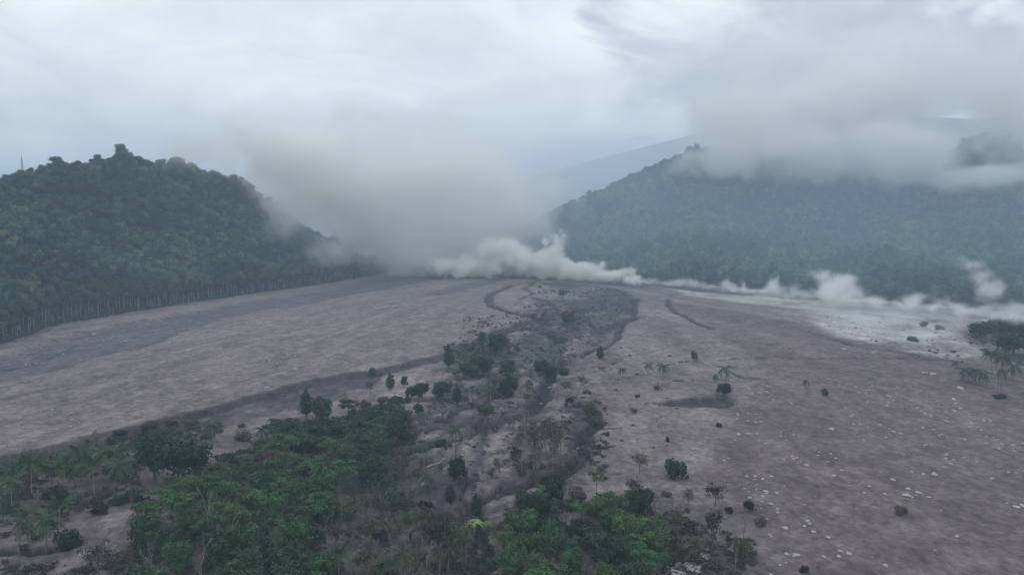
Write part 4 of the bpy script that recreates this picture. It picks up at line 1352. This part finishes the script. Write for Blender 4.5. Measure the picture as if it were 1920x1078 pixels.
# bare trees and standing poles
BARE = [
    (978, 892, 110, 20, 'bare2', 'tallest pale bare stem between the gullies'), (988, 870, 96, 24, 'bare0', 'pale bare tree behind the tallest bare stem'),
    (1003, 872, 84, 26, 'bare0', 'pale bare tree right of the tallest bare stem'), (1022, 858, 70, 30, 'bare2', 'pale twiggy tree at the right of the bare stems'),
    (1050, 850, 60, 26, 'bare1', 'darker bare tree at the right end of the bare stems'), (968, 850, 50, 26, 'bare1', 'dark bare tree left of the bare stems'),
    (1107, 962, 36, 12, 'bare2', 'pale bare trunk left beside the big round dark tree'), (709, 1005, 36, 8, 'bare2', 'white dead trunk standing in the withered brush'),
    (825, 1100, 64, 10, 'bare2', 'pale tipped pole like trunk at the bottom centre'), (1310, 1010, 74, 12, 'bare2', 'thin white trunk left of the boulder plain'),
    (1378, 1078, 62, 10, 'bare2', 'thin pale trunk at the bottom beside the boulder plain'), (1600, 965, 26, 12, 'bare1', 'bare stick tree left of the withered bush on the boulder plain'),
    (1652, 965, 30, 8, 'bare1', 'bare upright stick on the boulder plain'), (942, 690, 24, 20, 'bare1', 'small leafless tree below the middle cluster'),
    (985, 690, 26, 20, 'bare1', 'leafless tree on the pale patch beside the main gully'), (95, 900, 56, 10, 'bare2', 'thin pale trunk rising through the left palms'),
    (105, 905, 60, 10, 'bare2', 'second thin pale trunk among the left palms'), (20, 890, 46, 10, 'bare2', 'thin bare trunk at the left edge under the scarp'),
    (245, 965, 40, 10, 'bare2', 'thin bare stem standing in the dark hedge'), (1155, 765, 22, 4, 'bare1', 'short bare pole on the pale mud'),
    (1180, 770, 20, 14, 'bare1', 'twiggy bare sapling on the pale mud'), (1090, 700, 20, 10, 'bare1', 'bare sapling near the dusty little bush'),
    (780, 1000, 50, 24, 'bare1', 'bare tree in the brush below the wide drooping palm'), (800, 1075, 50, 34, 'bare0', 'bare tree at the bottom centre'),
    (860, 890, 46, 26, 'bare1', 'bare tree at the edge of the lower black gully'), (905, 895, 30, 22, 'bare1', 'bare tree on the pale patch left of the stout palm'),
    (1130, 905, 34, 26, 'bare1', 'bare tree near the lime green slim tree'), (1090, 880, 26, 22, 'bare1', 'bare tree at the foot of the right gully'),
    (1395, 1010, 46, 26, 'bare1', 'dark bare tree at the edge of the boulder plain'), (1350, 1000, 44, 26, 'bare1', 'dark bare tree behind the tall scraggly one'),
    (1058, 600, 26, 14, 'bare1', 'bare tree just below the crest'), (1002, 640, 26, 18, 'bare1', 'bare tree right of the middle cluster top'),
    (640, 975, 56, 20, 'bare2', 'pale bare tree between the green grove and the brush'), (672, 945, 50, 18, 'bare1', 'bare tree at the top of the withered brush'),
    (735, 1050, 60, 22, 'bare2', 'tall bare tree in the lower withered brush'), (750, 905, 44, 20, 'bare1', 'bare tree above the withered brush by the wide drooping palm'),
    (700, 1075, 54, 20, 'bare0', 'bare tree low in the brush between two palms'), (620, 1065, 60, 16, 'bare2', 'thin pale stem right of the straw coloured palm'),
    (770, 790, 30, 14, 'bare1', 'bare tree right of the dense grove'), (805, 800, 34, 16, 'bare1', 'bare tree beside the left end of the black gullies'),
    (795, 830, 30, 18, 'bare1', 'bare tree between gullies left of the long thin trunk'),
]
for (x, y, h, w, k, lab) in BARE:
    g, hm, wm = place(x, y, h, w)
    plant(k, 'bare_tree', g, hm, max(wm, hm * .22), (1, 1, 1), lab, 'bare tree', tilt=.06)

# a fallen pale trunk, logs left by the flow, two standing for shadowy marks
for k, (x, y, L, a, lab) in enumerate([(1112, 776, 5, .5, 'pale fallen log in the right gully'), (1150, 803, 8, -.1, 'log shape standing in for a dark mark on the pale mud'),
                                       (1132, 688, 6, 0, 'dark log shape standing in for shade below the lone small dark tree'), (1272, 715, 6, -.1, 'dark log on open mud near the palm pair'),
                                       (1140, 838, 7, .3, 'log at the mouth of the small curved gully'), (850, 985, 9, .6, 'long fallen trunk on the bank in the centre'),
                                       (815, 872, 8, .9, 'pale leaning fallen trunk on the slab left of the palm'), (1080, 850, 9, .8, 'pale fallen trunk at the foot of the right gully')]):
    p = on_ground(x, y)
    g = Geo(); g.tube([(-L / 2, 0, 0), (-L / 6, .1, .05), (L / 5, -.1, .05), (L / 2, .15, .1)], [.42, .38, .3, .18], 7)
    for b in (-.2, .1, .35):
        g.tube([(L * b, 0, .1), (L * b + .5, .5 * (1 if b > 0 else -1), .7)], [.12, .05], 5)
    o = link('fallen_log', g.mesh('fallen_log', [PALEBARK if 'pale' in lab else DARKBARK]))
    o.location = p + Vector((0, 0, .25)); o.rotation_euler = (0, 0, a)
    tag(o, lab, 'log')


# ------------------------------------------------------------------ groves: scattered over their real area, each tree its own
def poisson(poly, spacing, seed, tries=30):
    R = random.Random(seed)
    mn, mx = poly.min(0), poly.max(0)
    n = int((mx[0] - mn[0]) * (mx[1] - mn[1]) / spacing ** 2 * 2.5)
    xs = np.array([R.uniform(mn[0], mx[0]) for _ in range(n)]); ys = np.array([R.uniform(mn[1], mx[1]) for _ in range(n)])
    ok = inside(xs, ys, poly)
    out = []
    grid = {}
    for x, y in zip(xs[ok], ys[ok]):
        c = (int(x // spacing), int(y // spacing))
        if any((x - a) ** 2 + (y - b) ** 2 < spacing ** 2 for i in (-1, 0, 1) for j in (-1, 0, 1) for (a, b) in grid.get((c[0] + i, c[1] + j), ())):
            continue
        grid.setdefault(c, []).append((x, y)); out.append((x, y))
    return out


GROVES = [
    # polygon, spacing, prototypes, colours, (height range), (width range), label, category, group, name
    ([(345, 925), (430, 885), (500, 850), (560, 835), (640, 830), (650, 900), (600, 975), (480, 1000), (350, 990), (290, 985)], 5.5,
     ('layered0', 'layered1', 'layered2', 'round1', 'layered0', 'round2'), ('lush', 'lush', 'bright', 'mid', 'lush'), (6, 11.5), (6, 10),
     'the left grove centre', 'tree', 'bright trees of the big left grove', 'feathery_tree'),
    ([(440, 850), (500, 828), (640, 795), (660, 775), (745, 775), (768, 800), (740, 860), (700, 900), (655, 890), (640, 830), (560, 835)], 5.8,
     ('round0', 'layered1', 'round2', 'layered0'), ('teal', 'lush', 'mid', 'teal'), (7, 11), (7, 9.5),
     'the dense grove top', 'tree', 'dense upper trees of the left grove', 'grove_tree'),
    ([(262, 985), (350, 990), (480, 1000), (600, 975), (620, 1050), (600, 1110), (262, 1110)], 5.6,
     ('round0', 'round3', 'layered2', 'cone1', 'round1', 'layered0', 'layered2', 'round2', 'bare2'), ('dark', 'mid', 'teal', 'mid', 'lush', 'lush'), (7.5, 13.5), (5.5, 9),
     'the left grove front', 'tree', 'front trees of the big left grove', 'grove_tree'),
    ([(330, 905), (430, 860), (500, 830), (500, 850), (430, 885), (345, 925), (270, 990), (262, 960)], 6.0,
     ('layered0', 'round2', 'thin1'), ('mid', 'olive', 'bright'), (5, 8), (6, 8),
     'the left grove rim', 'tree', 'rim trees of the big left grove', 'grove_tree'),
    ([(620, 940), (700, 900), (760, 900), (790, 960), (850, 970), (800, 1110), (610, 1110), (620, 1020)], 6.6,
     ('thin0', 'thin1', 'thin2', 'bare1', 'thin0', 'round2', 'bush0'), ('brown', 'olive', 'ashy', 'brown', 'black'), (6, 10), (6, 8),
     'the withered brush', 'tree', 'withered trees right of the left grove', 'ashy_tree'),
    ([(950, 958), (1000, 950), (1080, 975), (1150, 940), (1200, 935), (1240, 985), (1245, 1040), (1200, 1120), (960, 1120), (940, 1010)], 5.4,
     ('round0', 'round1', 'layered2', 'round3', 'layered1'), ('mid', 'lush', 'bright', 'dark', 'lush'), (6, 12), (5.5, 9),
     'the right green grove', 'tree', 'trees of the right green grove', 'grove_tree'),
    ([(965, 935), (1005, 932), (1015, 955), (970, 960)], 5.0, ('round1', 'layered0'), ('bright', 'lush'), (6, 8), (6, 8),
     'the right grove tip', 'tree', 'tip trees of the right green grove', 'grove_tree'),
    ([(1130, 925), (1230, 930), (1290, 985), (1300, 1040), (1230, 1090), (1245, 1040), (1240, 985), (1200, 940)], 6.0,
     ('thin0', 'thin1', 'bare1', 'round2'), ('olive', 'brown', 'ashy', 'mid'), (6, 9), (5, 7),
     'the dusty right rim', 'tree', 'dusty rim trees of the right green grove', 'ashy_tree'),
    ([(0, 862), (90, 845), (200, 818), (330, 782), (335, 800), (250, 835), (200, 850), (100, 875), (0, 900)], 7.0,
     ('bush0', 'bush1', 'bush2', 'round2', 'thin1'), ('mid', 'olive', 'dark', 'mid'), (2.5, 5), (5, 8),
     'the left scarp', 'tree', 'shrubby trees along the scarp', 'scarp_tree'),
]
CANDS = []
for gi, (pl, sp, kinds, cols, hr, wr, lab, cat, grp, nm) in enumerate(GROVES):
    R = random.Random(300 + gi)
    poly = gpoly(pl)
    for (x, y) in poisson(poly, sp, 500 + gi):
        k = R.choice(kinds)
        if k.startswith('bush'):
            h, w = R.uniform(2.2, 4.0), R.uniform(4.5, 6.5)
        else:
            h, w = R.uniform(*hr), R.uniform(*wr)
        if k.startswith('cone'):
            w *= .6
        c = GREEN[R.choice(cols)]
        CANDS.append((h / math.hypot(x, y), k, nm, x, y, h, w, c, lab, cat, grp))

def project(x, y, z):
    c, q = math.cos(PITCH), math.sin(PITCH)
    dz = z - CAM_H
    f = y * c - dz * q
    return 960 + FPX * x / f, 539 - FPX * (y * q + dz * c) / f


FORM = {'round': 'rounded', 'layered': 'layered', 'cone': 'pointed', 'thin': 'sparse', 'bare': 'leafless', 'bush': 'low'}
TONE = {'dark': 'dark green', 'mid': 'mid green', 'bright': 'bright green', 'lush': 'lush green', 'teal': 'bluish green', 'lime': 'lime green', 'olive': 'olive',
        'ashy': 'ash grey', 'brown': 'brown', 'grey': 'grey', 'black': 'blackish'}


def scatter_groves():
    recs = []
    for gi, (pl, sp, kinds, cols, hr, wr, where, cat, grp, nm) in enumerate(GROVES):
        R = random.Random(300 + gi)
        mine = []
        for (x, y) in poisson(gpoly(pl), sp, 500 + gi):
            k = R.choice(kinds)
            bush = k.startswith('bush')
            h, w = (R.uniform(2.2, 4.0), R.uniform(4.5, 6.5)) if bush else (R.uniform(*hr), R.uniform(*wr))
            if k.startswith('cone'): w *= .6
            tone = R.choice(cols)
            z = hgt(x, y)
            px, py = project(x, y, z + h * .6)
            if px < -40 or px > 1960 or project(x, y, z + h)[1] > 1085:
                continue
            mine.append(dict(k=k, nm=nm, x=x, y=y, z=z, h=h, w=w, tone=tone, px=px, py=py, where=where, grp=grp, sz=(h - hr[0]) / (hr[1] - hr[0])))
        if not mine: continue
        xs = np.quantile([m['px'] for m in mine], (1 / 3, 2 / 3)); ys = np.quantile([m['py'] for m in mine], (1 / 3, 2 / 3))
        for m in mine:
            zx = ('left', '', 'right')[int(np.searchsorted(xs, m['px']))]
            zy = ('back', 'middle', 'front')[int(np.searchsorted(ys, m['py']))]
            zone = (zy + ' ' + zx).strip()
            form = FORM[m['k'].rstrip('0123456789')]
            noun = 'bush' if form == 'low' else 'tree'
            size = '' if form == 'low' else ('small ' if m['sz'] < .33 else 'tall ' if m['sz'] > .66 else '')
            tone = '' if form == 'leafless' else TONE[m['tone']] + ' '
            m['base'] = '%s%s%s %s, %s, in %s' % (size, tone, form, noun, zone, m['where'])
        recs += mine
    by = {}
    for m in recs: by.setdefault(m['base'], []).append(m)
    words = {2: ('left', 'right'), 3: ('leftmost', 'middle', 'rightmost')}
    for b, ms in by.items():
        ms.sort(key=lambda m: m['px'])
        for i, m in enumerate(ms):
            m['label'] = b if len(ms) not in words else (('%s of %s: ' % (words[len(ms)][i], 'two' if len(ms) == 2 else 'three')) + b)
    for m in recs:
        k = m['k']; loc = (m['x'], m['y'], m['z'])
        if k.startswith('bare'):
            plant(k, 'bare_tree', loc, m['h'], m['w'] * .8, (1, 1, 1), m['label'], 'bare tree', m['grp'].replace('trees', 'leafless trees'), tilt=.04)
        elif k.startswith('bush'):
            plant(k, 'bush', loc, m['h'], m['w'], GREEN[m['tone']], m['label'], 'bush', m['grp'].replace('trees', 'bushes'))
        else:
            plant(k, m['nm'], loc, m['h'], m['w'], GREEN[m['tone']], m['label'], 'tree', m['grp'], tilt=.04)
    return len(recs)


print('grove trees', scatter_groves())


# ------------------------------------------------------------------ forest on the hills
def protos_collection(name, items):
    c = bpy.data.collections.new(name)          # never linked to the scene: only a source of instances
    for k, me in enumerate(items):
        o = bpy.data.objects.new('%s_%d' % (name, k), me)
        c.objects.link(o)
    return c


def instance_stuff(name, label, pts, scl, idx, coll, seed=0, zs=None):
    n = len(pts)
    me = bpy.data.meshes.new(name)
    me.vertices.add(n)
    me.vertices.foreach_set('co', np.asarray(pts, np.float32).ravel())
    R = np.random.default_rng(seed)
    a = me.attributes.new('scl', 'FLOAT_VECTOR', 'POINT'); a.data.foreach_set('vector', np.asarray(scl, np.float32).ravel())
    a = me.attributes.new('rot', 'FLOAT_VECTOR', 'POINT')
    rot = np.zeros((n, 3), np.float32); rot[:, 2] = R.uniform(0, 6.28, n); rot[:, :2] = R.normal(0, .04, (n, 2))
    a.data.foreach_set('vector', rot.ravel())
    a = me.attributes.new('pick', 'INT', 'POINT'); a.data.foreach_set('value', np.asarray(idx, np.int32))
    tree = bpy.data.node_groups.new(name + '_nodes', 'GeometryNodeTree')
    tree.interface.new_socket('Geometry', in_out='INPUT', socket_type='NodeSocketGeometry')
    tree.interface.new_socket('Geometry', in_out='OUTPUT', socket_type='NodeSocketGeometry')
    t = NT(tree)
    gi = t.n('NodeGroupInput'); go = t.n('NodeGroupOutput')
    ci = t.n('GeometryNodeCollectionInfo', transform_space='ORIGINAL')
    ci.inputs['Collection'].default_value = coll
    ci.inputs['Separate Children'].default_value = True
    ci.inputs['Reset Children'].default_value = True
    iop = t.n('GeometryNodeInstanceOnPoints')
    def attr(nm, typ):
        q = t.n('GeometryNodeInputNamedAttribute', data_type=typ); q.inputs['Name'].default_value = nm
        return q.outputs[0]
    t.put(iop.inputs['Points'], gi.outputs[0]); t.put(iop.inputs['Instance'], ci.outputs[0])
    iop.inputs['Pick Instance'].default_value = True
    t.put(iop.inputs['Instance Index'], attr('pick', 'INT'))
    e2r = t.n('FunctionNodeEulerToRotation'); t.put(e2r.inputs[0], attr('rot', 'FLOAT_VECTOR'))
    t.put(iop.inputs['Rotation'], e2r.outputs[0])
    t.put(iop.inputs['Scale'], attr('scl', 'FLOAT_VECTOR'))
    t.put(go.inputs[0], iop.outputs[0])
    o = link(name, me)
    md = o.modifiers.new('scatter', 'NODES'); md.node_group = tree
    tag(o, label, kind='stuff')
    return o


FOREST = mat_forest('hill_forest_leaves', (0.012, 0.040, 0.042), (0.044, 0.108, 0.080), (0.150, 0.215, 0.115))
FOREST_FAR = mat_forest('far_forest_leaves', (0.018, 0.055, 0.056), (0.062, 0.140, 0.098), (0.180, 0.270, 0.130))


def forest_proto(name, seed, mat, n_leaf=520, rad=5.0, size=.85, trunk=True, tall=0):
    R = random.Random(seed)
    me = lobes_crown(name, [(x, y, z + tall, a, b, c) for (x, y, z, a, b, c) in rlobes(seed, 9, rad, 8.5, 4.2, rad * .47)], n_leaf, size, mat, seed=seed, tintvar=.3)
    return me


fc = protos_collection('forest_tree_source', [forest_proto('forest_crown', 200 + k, FOREST, 1000, (4.6, 5.2, 5.8, 4.2, 5.0)[k], .8, tall=(0, 0, 1.5, 3, 0)[k]) for k in range(5)])
fcf = protos_collection('far_forest_tree_source', [forest_proto('far_forest_crown', 220 + k, FOREST_FAR, 520, (4.8, 5.6, 4.2)[k], 1.2, tall=(0, 1, 3)[k]) for k in range(3)])


def scatter_hill(hill, name, label, px0, px1, n, tmin, tmax, coll, nk, seed, s0, s1, power=1.0):
    R = np.random.default_rng(seed)
    px = R.uniform(px0, px1, n); t = R.uniform(tmin, tmax, n)
    X, Y, Z = hill.pos(px, t)
    # equal spacing: thin out by cell
    cell = 5.2 * (s0 + s1) / 2 if t.max() > .1 else 1.6
    key = {}
    keep = []
    for i in range(n):
        c = (int(X[i] // cell), int(Y[i] // cell))
        if c in key: continue
        key[c] = 1; keep.append(i)
    keep = np.array(keep)
    pts = np.stack([X[keep], Y[keep], Z[keep] - 1.5], 1)
    s = R.uniform(s0, s1, len(keep)) * (1 + .45 * (R.random(len(keep)) < .05)) * (1 - .35 * (R.random(len(keep)) < .25))
    scl = np.stack([s * R.uniform(.85, 1.15, len(keep)), s * R.uniform(.85, 1.15, len(keep)), s * R.uniform(.75, 1.25, len(keep))], 1)
    print(name, len(keep))
    return instance_stuff(name, label, pts, scl, R.integers(0, nk, len(keep)), coll, seed)


scatter_hill(left_hill, 'left_hill_forest', 'dense mixed forest covering the left hill', -260, 840, 52000, 0.055, 1.2, fc, 5, 1, .5, 1.1)
scatter_hill(right_hill, 'right_hill_forest', 'dense forest covering the hazy right hill', 870, 2200, 90000, 0.0, 1.12, fcf, 3, 2, .6, 1.25)

scatter_hill(left_hill, 'hill_foot_thicket', 'low thicket between the stems at the foot of the left hill', -60, 720, 5200, -0.004, 0.06, fc, 5, 4, .12, .30)

# slender trees with bare pale stems along the foot of the left hill, each on its own
def foot_rows():
    R = random.Random(77)
    recs = []
    for row, t in ((0, .004), (1, .022), (2, .042)):
        px = -30.0 if row else -40.0
        while px < 690:
            X, Y, Z = left_hill.pos(px + R.uniform(-3, 3), t + R.uniform(-.006, .016))
            D = math.hypot(float(X), float(Y))
            recs.append((px, row, float(X), float(Y), max(float(Z), hgt(float(X), float(Y))), R.uniform(11, 22), R.uniform(5, 10), D))
            px += FPX / D * (4.6 if row == 0 else 6.0) * R.choice((.4, .6, .9, 1.2, 2.0)) * R.uniform(.8, 1.2)
    print('foot trees', len(recs))
    for (px, row, X, Y, Z, h, w, D) in recs:
        zone = 'at the left picture edge' if px < 60 else 'near the left mud corner' if px < 200 else 'above the dark mud band' if px < 380 \
            else 'where the mud band narrows' if px < 540 else 'close to the dust plume'
        tone = R.choice(('mid', 'olive', 'teal', 'mid', 'ashy' if px > 250 else 'mid'))
        lab = '%s %s slender tree, %s row, %s' % ('tall' if h > 18.5 else 'short', TONE[tone], ('outer', 'second', 'third')[row], zone)
        c = GREEN[tone]
        plant('pole%d' % R.randrange(3), 'slender_tree', (X, Y, Z), h, w, c, lab, 'forest tree', 'slender trees along the foot of the left hill', tilt=.03)


foot_rows()

# ------------------------------------------------------------------ undergrowth
def undergrowth():
    R = np.random.default_rng(5)
    mat1 = mat_forest('undergrowth_leaves', (0.045, 0.055, 0.042), (0.070, 0.076, 0.056), (0.115, 0.105, 0.090))
    src = protos_collection('undergrowth_source', [lobes_crown('undergrowth_crown', rlobes(300 + k, 5, 1.5, .6, .6, .75, .8), 170, .42, mat1, core=False, seed=300 + k, jitter=.9, shell=(.3, 1.1)) for k in range(4)])
    pts = []
    areas = [(SHRUBBY[0][0], 900), (SHRUBBY[1][0], 700), (SHRUBBY[2][0], 300), (SHRUBBY[3][0], 1000), (SHRUBBY[4][0], 260), (SHRUBBY[5][0], 420), (SHRUBBY[6][0], 500), (SHRUBBY[7][0], 220),
             ([(870, 600), (1060, 560), (1120, 600), (1060, 680), (1010, 760), (900, 900), (700, 960), (720, 800), (840, 720)], 1000),
             ([(1000, 530), (1180, 540), (1180, 600), (1050, 620)], 350),
             ([(1060, 730), (1140, 740), (1140, 880), (1040, 900)], 180),
             ([(0, 985), (250, 950), (250, 1078), (0, 1078)], 220), ([(0, 920), (260, 880), (300, 960), (120, 1000), (0, 1000)], 160),
             ([(1500, 585), (1900, 600), (1900, 690), (1700, 660)], 90),
             ([(1100, 640), (1300, 640), (1300, 860), (1120, 860)], 60)]
    for pl, n in areas:
        poly = gpoly(pl)
        mn, mx = poly.min(0), poly.max(0)
        x = R.uniform(mn[0], mx[0], n * 4); y = R.uniform(mn[1], mx[1], n * 4)
        ok = inside(x, y, poly) & (fbm(x / 16, y / 16, 71, 3) > -0.06)
        x, y = x[ok][:n], y[ok][:n]
        pts.append(np.stack([x, y, ground_h(x, y) - .2], 1))
    pts = np.concatenate(pts)
    s = R.gamma(3, .15, len(pts)) + .12
    scl = np.stack([s, s, s * R.uniform(.6, 1.3, len(pts))], 1)
    instance_stuff('undergrowth', 'ash dusted undergrowth and weeds scattered over the gullied ground', pts, scl, R.integers(0, 4, len(pts)), src, 5)


undergrowth()

# ------------------------------------------------------------------ rocks
ROCK = mat_plain('pale_rock', (0.38, 0.36, 0.355), 0.2, 1.5)


def rock_mesh(name, seed):
    R = random.Random(seed)
    bm = __import__('bmesh').new()
    __import__('bmesh').ops.create_icosphere(bm, subdivisions=2, radius=1)
    for v in bm.verts:
        n = v.co.normalized()
        k = 1 + .28 * math.sin(n.x * 3 + seed) * math.cos(n.y * 4 + seed * 2) + R.uniform(-.10, .10)
        v.co = Vector((n.x * k * 1.0, n.y * k * .8, n.z * k * .38))
    me = bpy.data.meshes.new(name); bm.to_mesh(me); bm.free()
    me.materials.append(ROCK)
    return me


ROCKS = [rock_mesh('boulder', k) for k in range(5)]
BIG = [(1700, 929, 16, 'widest pale boulder at the right, lowest of a short column of stones'), (1703, 917, 10, 'pale boulder just above the widest one'), (1722, 924, 13, 'pale boulder right of the widest one'),
       (1492, 1042, 17, 'large pale boulder near the bottom, left one of a loose row'), (1476, 1039, 10, 'small pale boulder touching the large one near the bottom'),
       (1592, 1038, 11, 'pale boulder at the right end of the loose bottom row'), (1573, 1043, 9, 'flat stone left of the right end boulder in the bottom row'),
       (1545, 1044, 9, 'flat stone in the middle of the loose bottom row'), (1473, 990, 11, 'two toned boulder above the loose bottom row'), (1661, 1060, 10, 'pale stone at the bottom right of the loose row'),
       (1674, 900, 10, 'pale stone above and left of the stone column'), (1752, 889, 11, 'pale stone above the stone column at the right'), (1800, 728, 13, 'flat pale boulder left of the tall palm at the right'),
       (1789, 749, 9, 'small flat stone below the boulder by the tall right palm'), (1733, 700, 12, 'pale boulder left of the right palm group, in a pair'), (1750, 702, 11, 'pale boulder nearer the right palm group, in a pair'),
       (1583, 655, 9, 'bright stone alone near the long thin crack'), (1637, 662, 8, 'stone lying on the long thin crack'), (1795, 1006, 9, 'pale stone alone at the lower right'), (1559, 805, 12, 'flat pale boulder in the middle of the plain'),
       (1676, 810, 10, 'flat pale boulder right of the middle one'), (1386, 815, 10, 'pale stone beside a twin at the left of the boulder plain'), (1403, 814, 11, 'pale stone, right twin at the left of the boulder plain'),
       (1512, 872, 9, 'pale stone alone left of the middle of the plain'), (1447, 893, 8, 'pale stone alone near the green tree on the mud'), (1918, 948, 11, 'pale stone cut by the right picture edge'), (1907, 951, 12, 'long pale stone near the right picture edge'),
       (233, 641, 9, 'pale boulder on the dark mud band, widest there'), (176, 627, 6, 'small pale boulder on the dark mud band'), (500, 727, 8, 'pale stone beside the dark scarp'),
       (554, 692, 7, 'pale stone on the left field above the scarp'), (282, 772, 6, 'pale stone on the left field near the scarp palms'), (1062, 678, 5, 'bright stone above the small dark tree'),
       (1030, 727, 7, 'white block beside the main gully'), (1014, 757, 6, 'white stone at the bend of the main gully'), (1300, 842, 6, 'stone on pale mud above the half green tree')]
taken = []
RR = random.Random(31)


def boulder(x, y, size, label, group=None):
    o = link('boulder', RR.choice(ROCKS))
    z = hgt(x, y)
    o.location = (x, y, z + size * .06)
    o.rotation_euler = (RR.uniform(-.2, .2), RR.uniform(-.2, .2), RR.uniform(0, 6.28))
    o.scale = (size * .5, size * .5, size * .5 * RR.uniform(.7, 1.2))
    tag(o, label, 'boulder', group)


for (x, y, w, lab) in BIG:
    g = on_ground(x, y)
    boulder(g.x, g.y, w * math.hypot(g.length, 0) / FPX, lab)

ROCKAREAS = [([(1400, 700), (1700, 700), (1920, 800), (2000, 1078), (1440, 1078), (1420, 930), (1350, 850)], 180, (.35, 1.7), 'small pale boulder on the brown boulder plain at the right', 'boulders of the right plain'),
             ([(0, 640), (600, 545), (640, 560), (300, 640), (0, 705)], 22, (1.2, 2.4), 'pale boulder on the dark mud band by the left forest', 'boulders of the dark mud band'),
             ([(0, 720), (640, 575), (880, 560), (880, 620), (640, 690), (0, 830)], 45, (.6, 1.6), 'small stone on the rippled left mud field', 'boulders of the left field')]
allsmall = []
for ai, (pl, n, sr, lab, grp) in enumerate(ROCKAREAS):
    poly = gpoly(pl); mn, mx = poly.min(0), poly.max(0)
    R = np.random.default_rng(60 + ai)
    m = n * 40
    x = R.uniform(mn[0], mx[0], m); y = R.uniform(mn[1], mx[1], m)
    ok = inside(x, y, poly) & (fbm(x / 25, y / 60, 81 + ai, 3) > R.uniform(-.25, .35, m))
    x, y = x[ok], y[ok]
    sz = sr[0] + (sr[1] - sr[0]) * R.random(len(x)) ** 4
    order = np.argsort(-sz / np.hypot(x, y))
    for i in order[:n]:
        qx, qy = project(float(x[i]), float(y[i]), -1)
        if ai == 0:
            l2 = 'small pale boulder in the %s %s of the brown boulder plain' % ('far' if qy < 745 else 'upper' if qy < 790 else 'upper middle' if qy < 840 else 'middle' if qy < 890 else 'lower middle' if qy < 950 else 'near', 'left' if qx < 1480 else 'centre left' if qx < 1600 else 'centre right' if qx < 1730 else 'right' if qx < 1830 else 'far right')
        else:
            l2 = lab + (', %s' % ('far left' if qx < 160 else 'left' if qx < 300 else 'centre' if qx < 450 else 'right' if qx < 600 else 'far right') + (', upper' if qy < 690 else ', lower'))
        boulder(float(x[i]), float(y[i]), float(sz[i]), l2, grp)
    rest = order[n:n * 14]
    allsmall.append(np.stack([x[rest], y[rest], np.full(len(rest), 0), sz[rest] * .28], 1))
sm = np.concatenate(allsmall)
sm[:, 2] = ground_h(sm[:, 0], sm[:, 1]) + .03
rc = protos_collection('stone_source', ROCKS)
instance_stuff('small_stones', 'countless small pale stones strewn over the mud', sm[:, :3], np.repeat(sm[:, 3:4], 3, 1) * np.array([1, 1, .9]), rng.integers(0, 5, len(sm)), rc, 8)
# stones of the dry stream bed at the bottom
poly = gpoly([(1215, 1090), (1250, 1030), (1300, 1005), (1325, 1000), (1330, 1015), (1300, 1090)])
mn, mx = poly.min(0), poly.max(0)
x = rng.uniform(mn[0], mx[0], 3000); y = rng.uniform(mn[1], mx[1], 3000); ok = inside(x, y, poly); x, y = x[ok][:700], y[ok][:700]
s_ = rng.gamma(3, .09, len(x)) + .1
instance_stuff('stream_stones', 'pale blue grey stones in the dry stream bed at the bottom', np.stack([x, y, ground_h(x, y) + .05], 1), np.stack([s_, s_, s_], 1), rng.integers(0, 5, len(x)), rc, 9)

# ------------------------------------------------------------------ lattice mast on the left hill
def mast():
    p = P(42, 322, 775)
    root = link('radio_mast', None); root.location = (p.x, p.y, p.z - 4)
    tag(root, 'thin lattice mast standing on the ridge at the left picture edge', 'mast')
    H = 16.0
    g = Geo()
    for sx in (-1, 1):
        for sy in (-1, 1):
            g.tube([(sx * .9, sy * .9, -2), (sx * .25, sy * .25, H)], [.16, .10], 4)
    link('leg_frame', g.mesh('mast_legs', [DARKBARK]), root)
    g = Geo()
    for k in range(9):
        z0, z1 = k * H / 9, (k + 1) * H / 9
        w0, w1 = .9 - .65 * z0 / H, .9 - .65 * z1 / H
        g.tube([(-w0, -w0, z0), (w1, -w1, z1)], [.07, .07], 4); g.tube([(w0, w0, z0), (-w1, w1, z1)], [.07, .07], 4)
    link('bracing', g.mesh('mast_bracing', [DARKBARK]), root)
    g = Geo(); g.tube([(0, 0, H - .2), (0, 0, H + 4)], [.12, .06], 5)
    link('antenna', g.mesh('mast_antenna', [DARKBARK]), root)


mast()
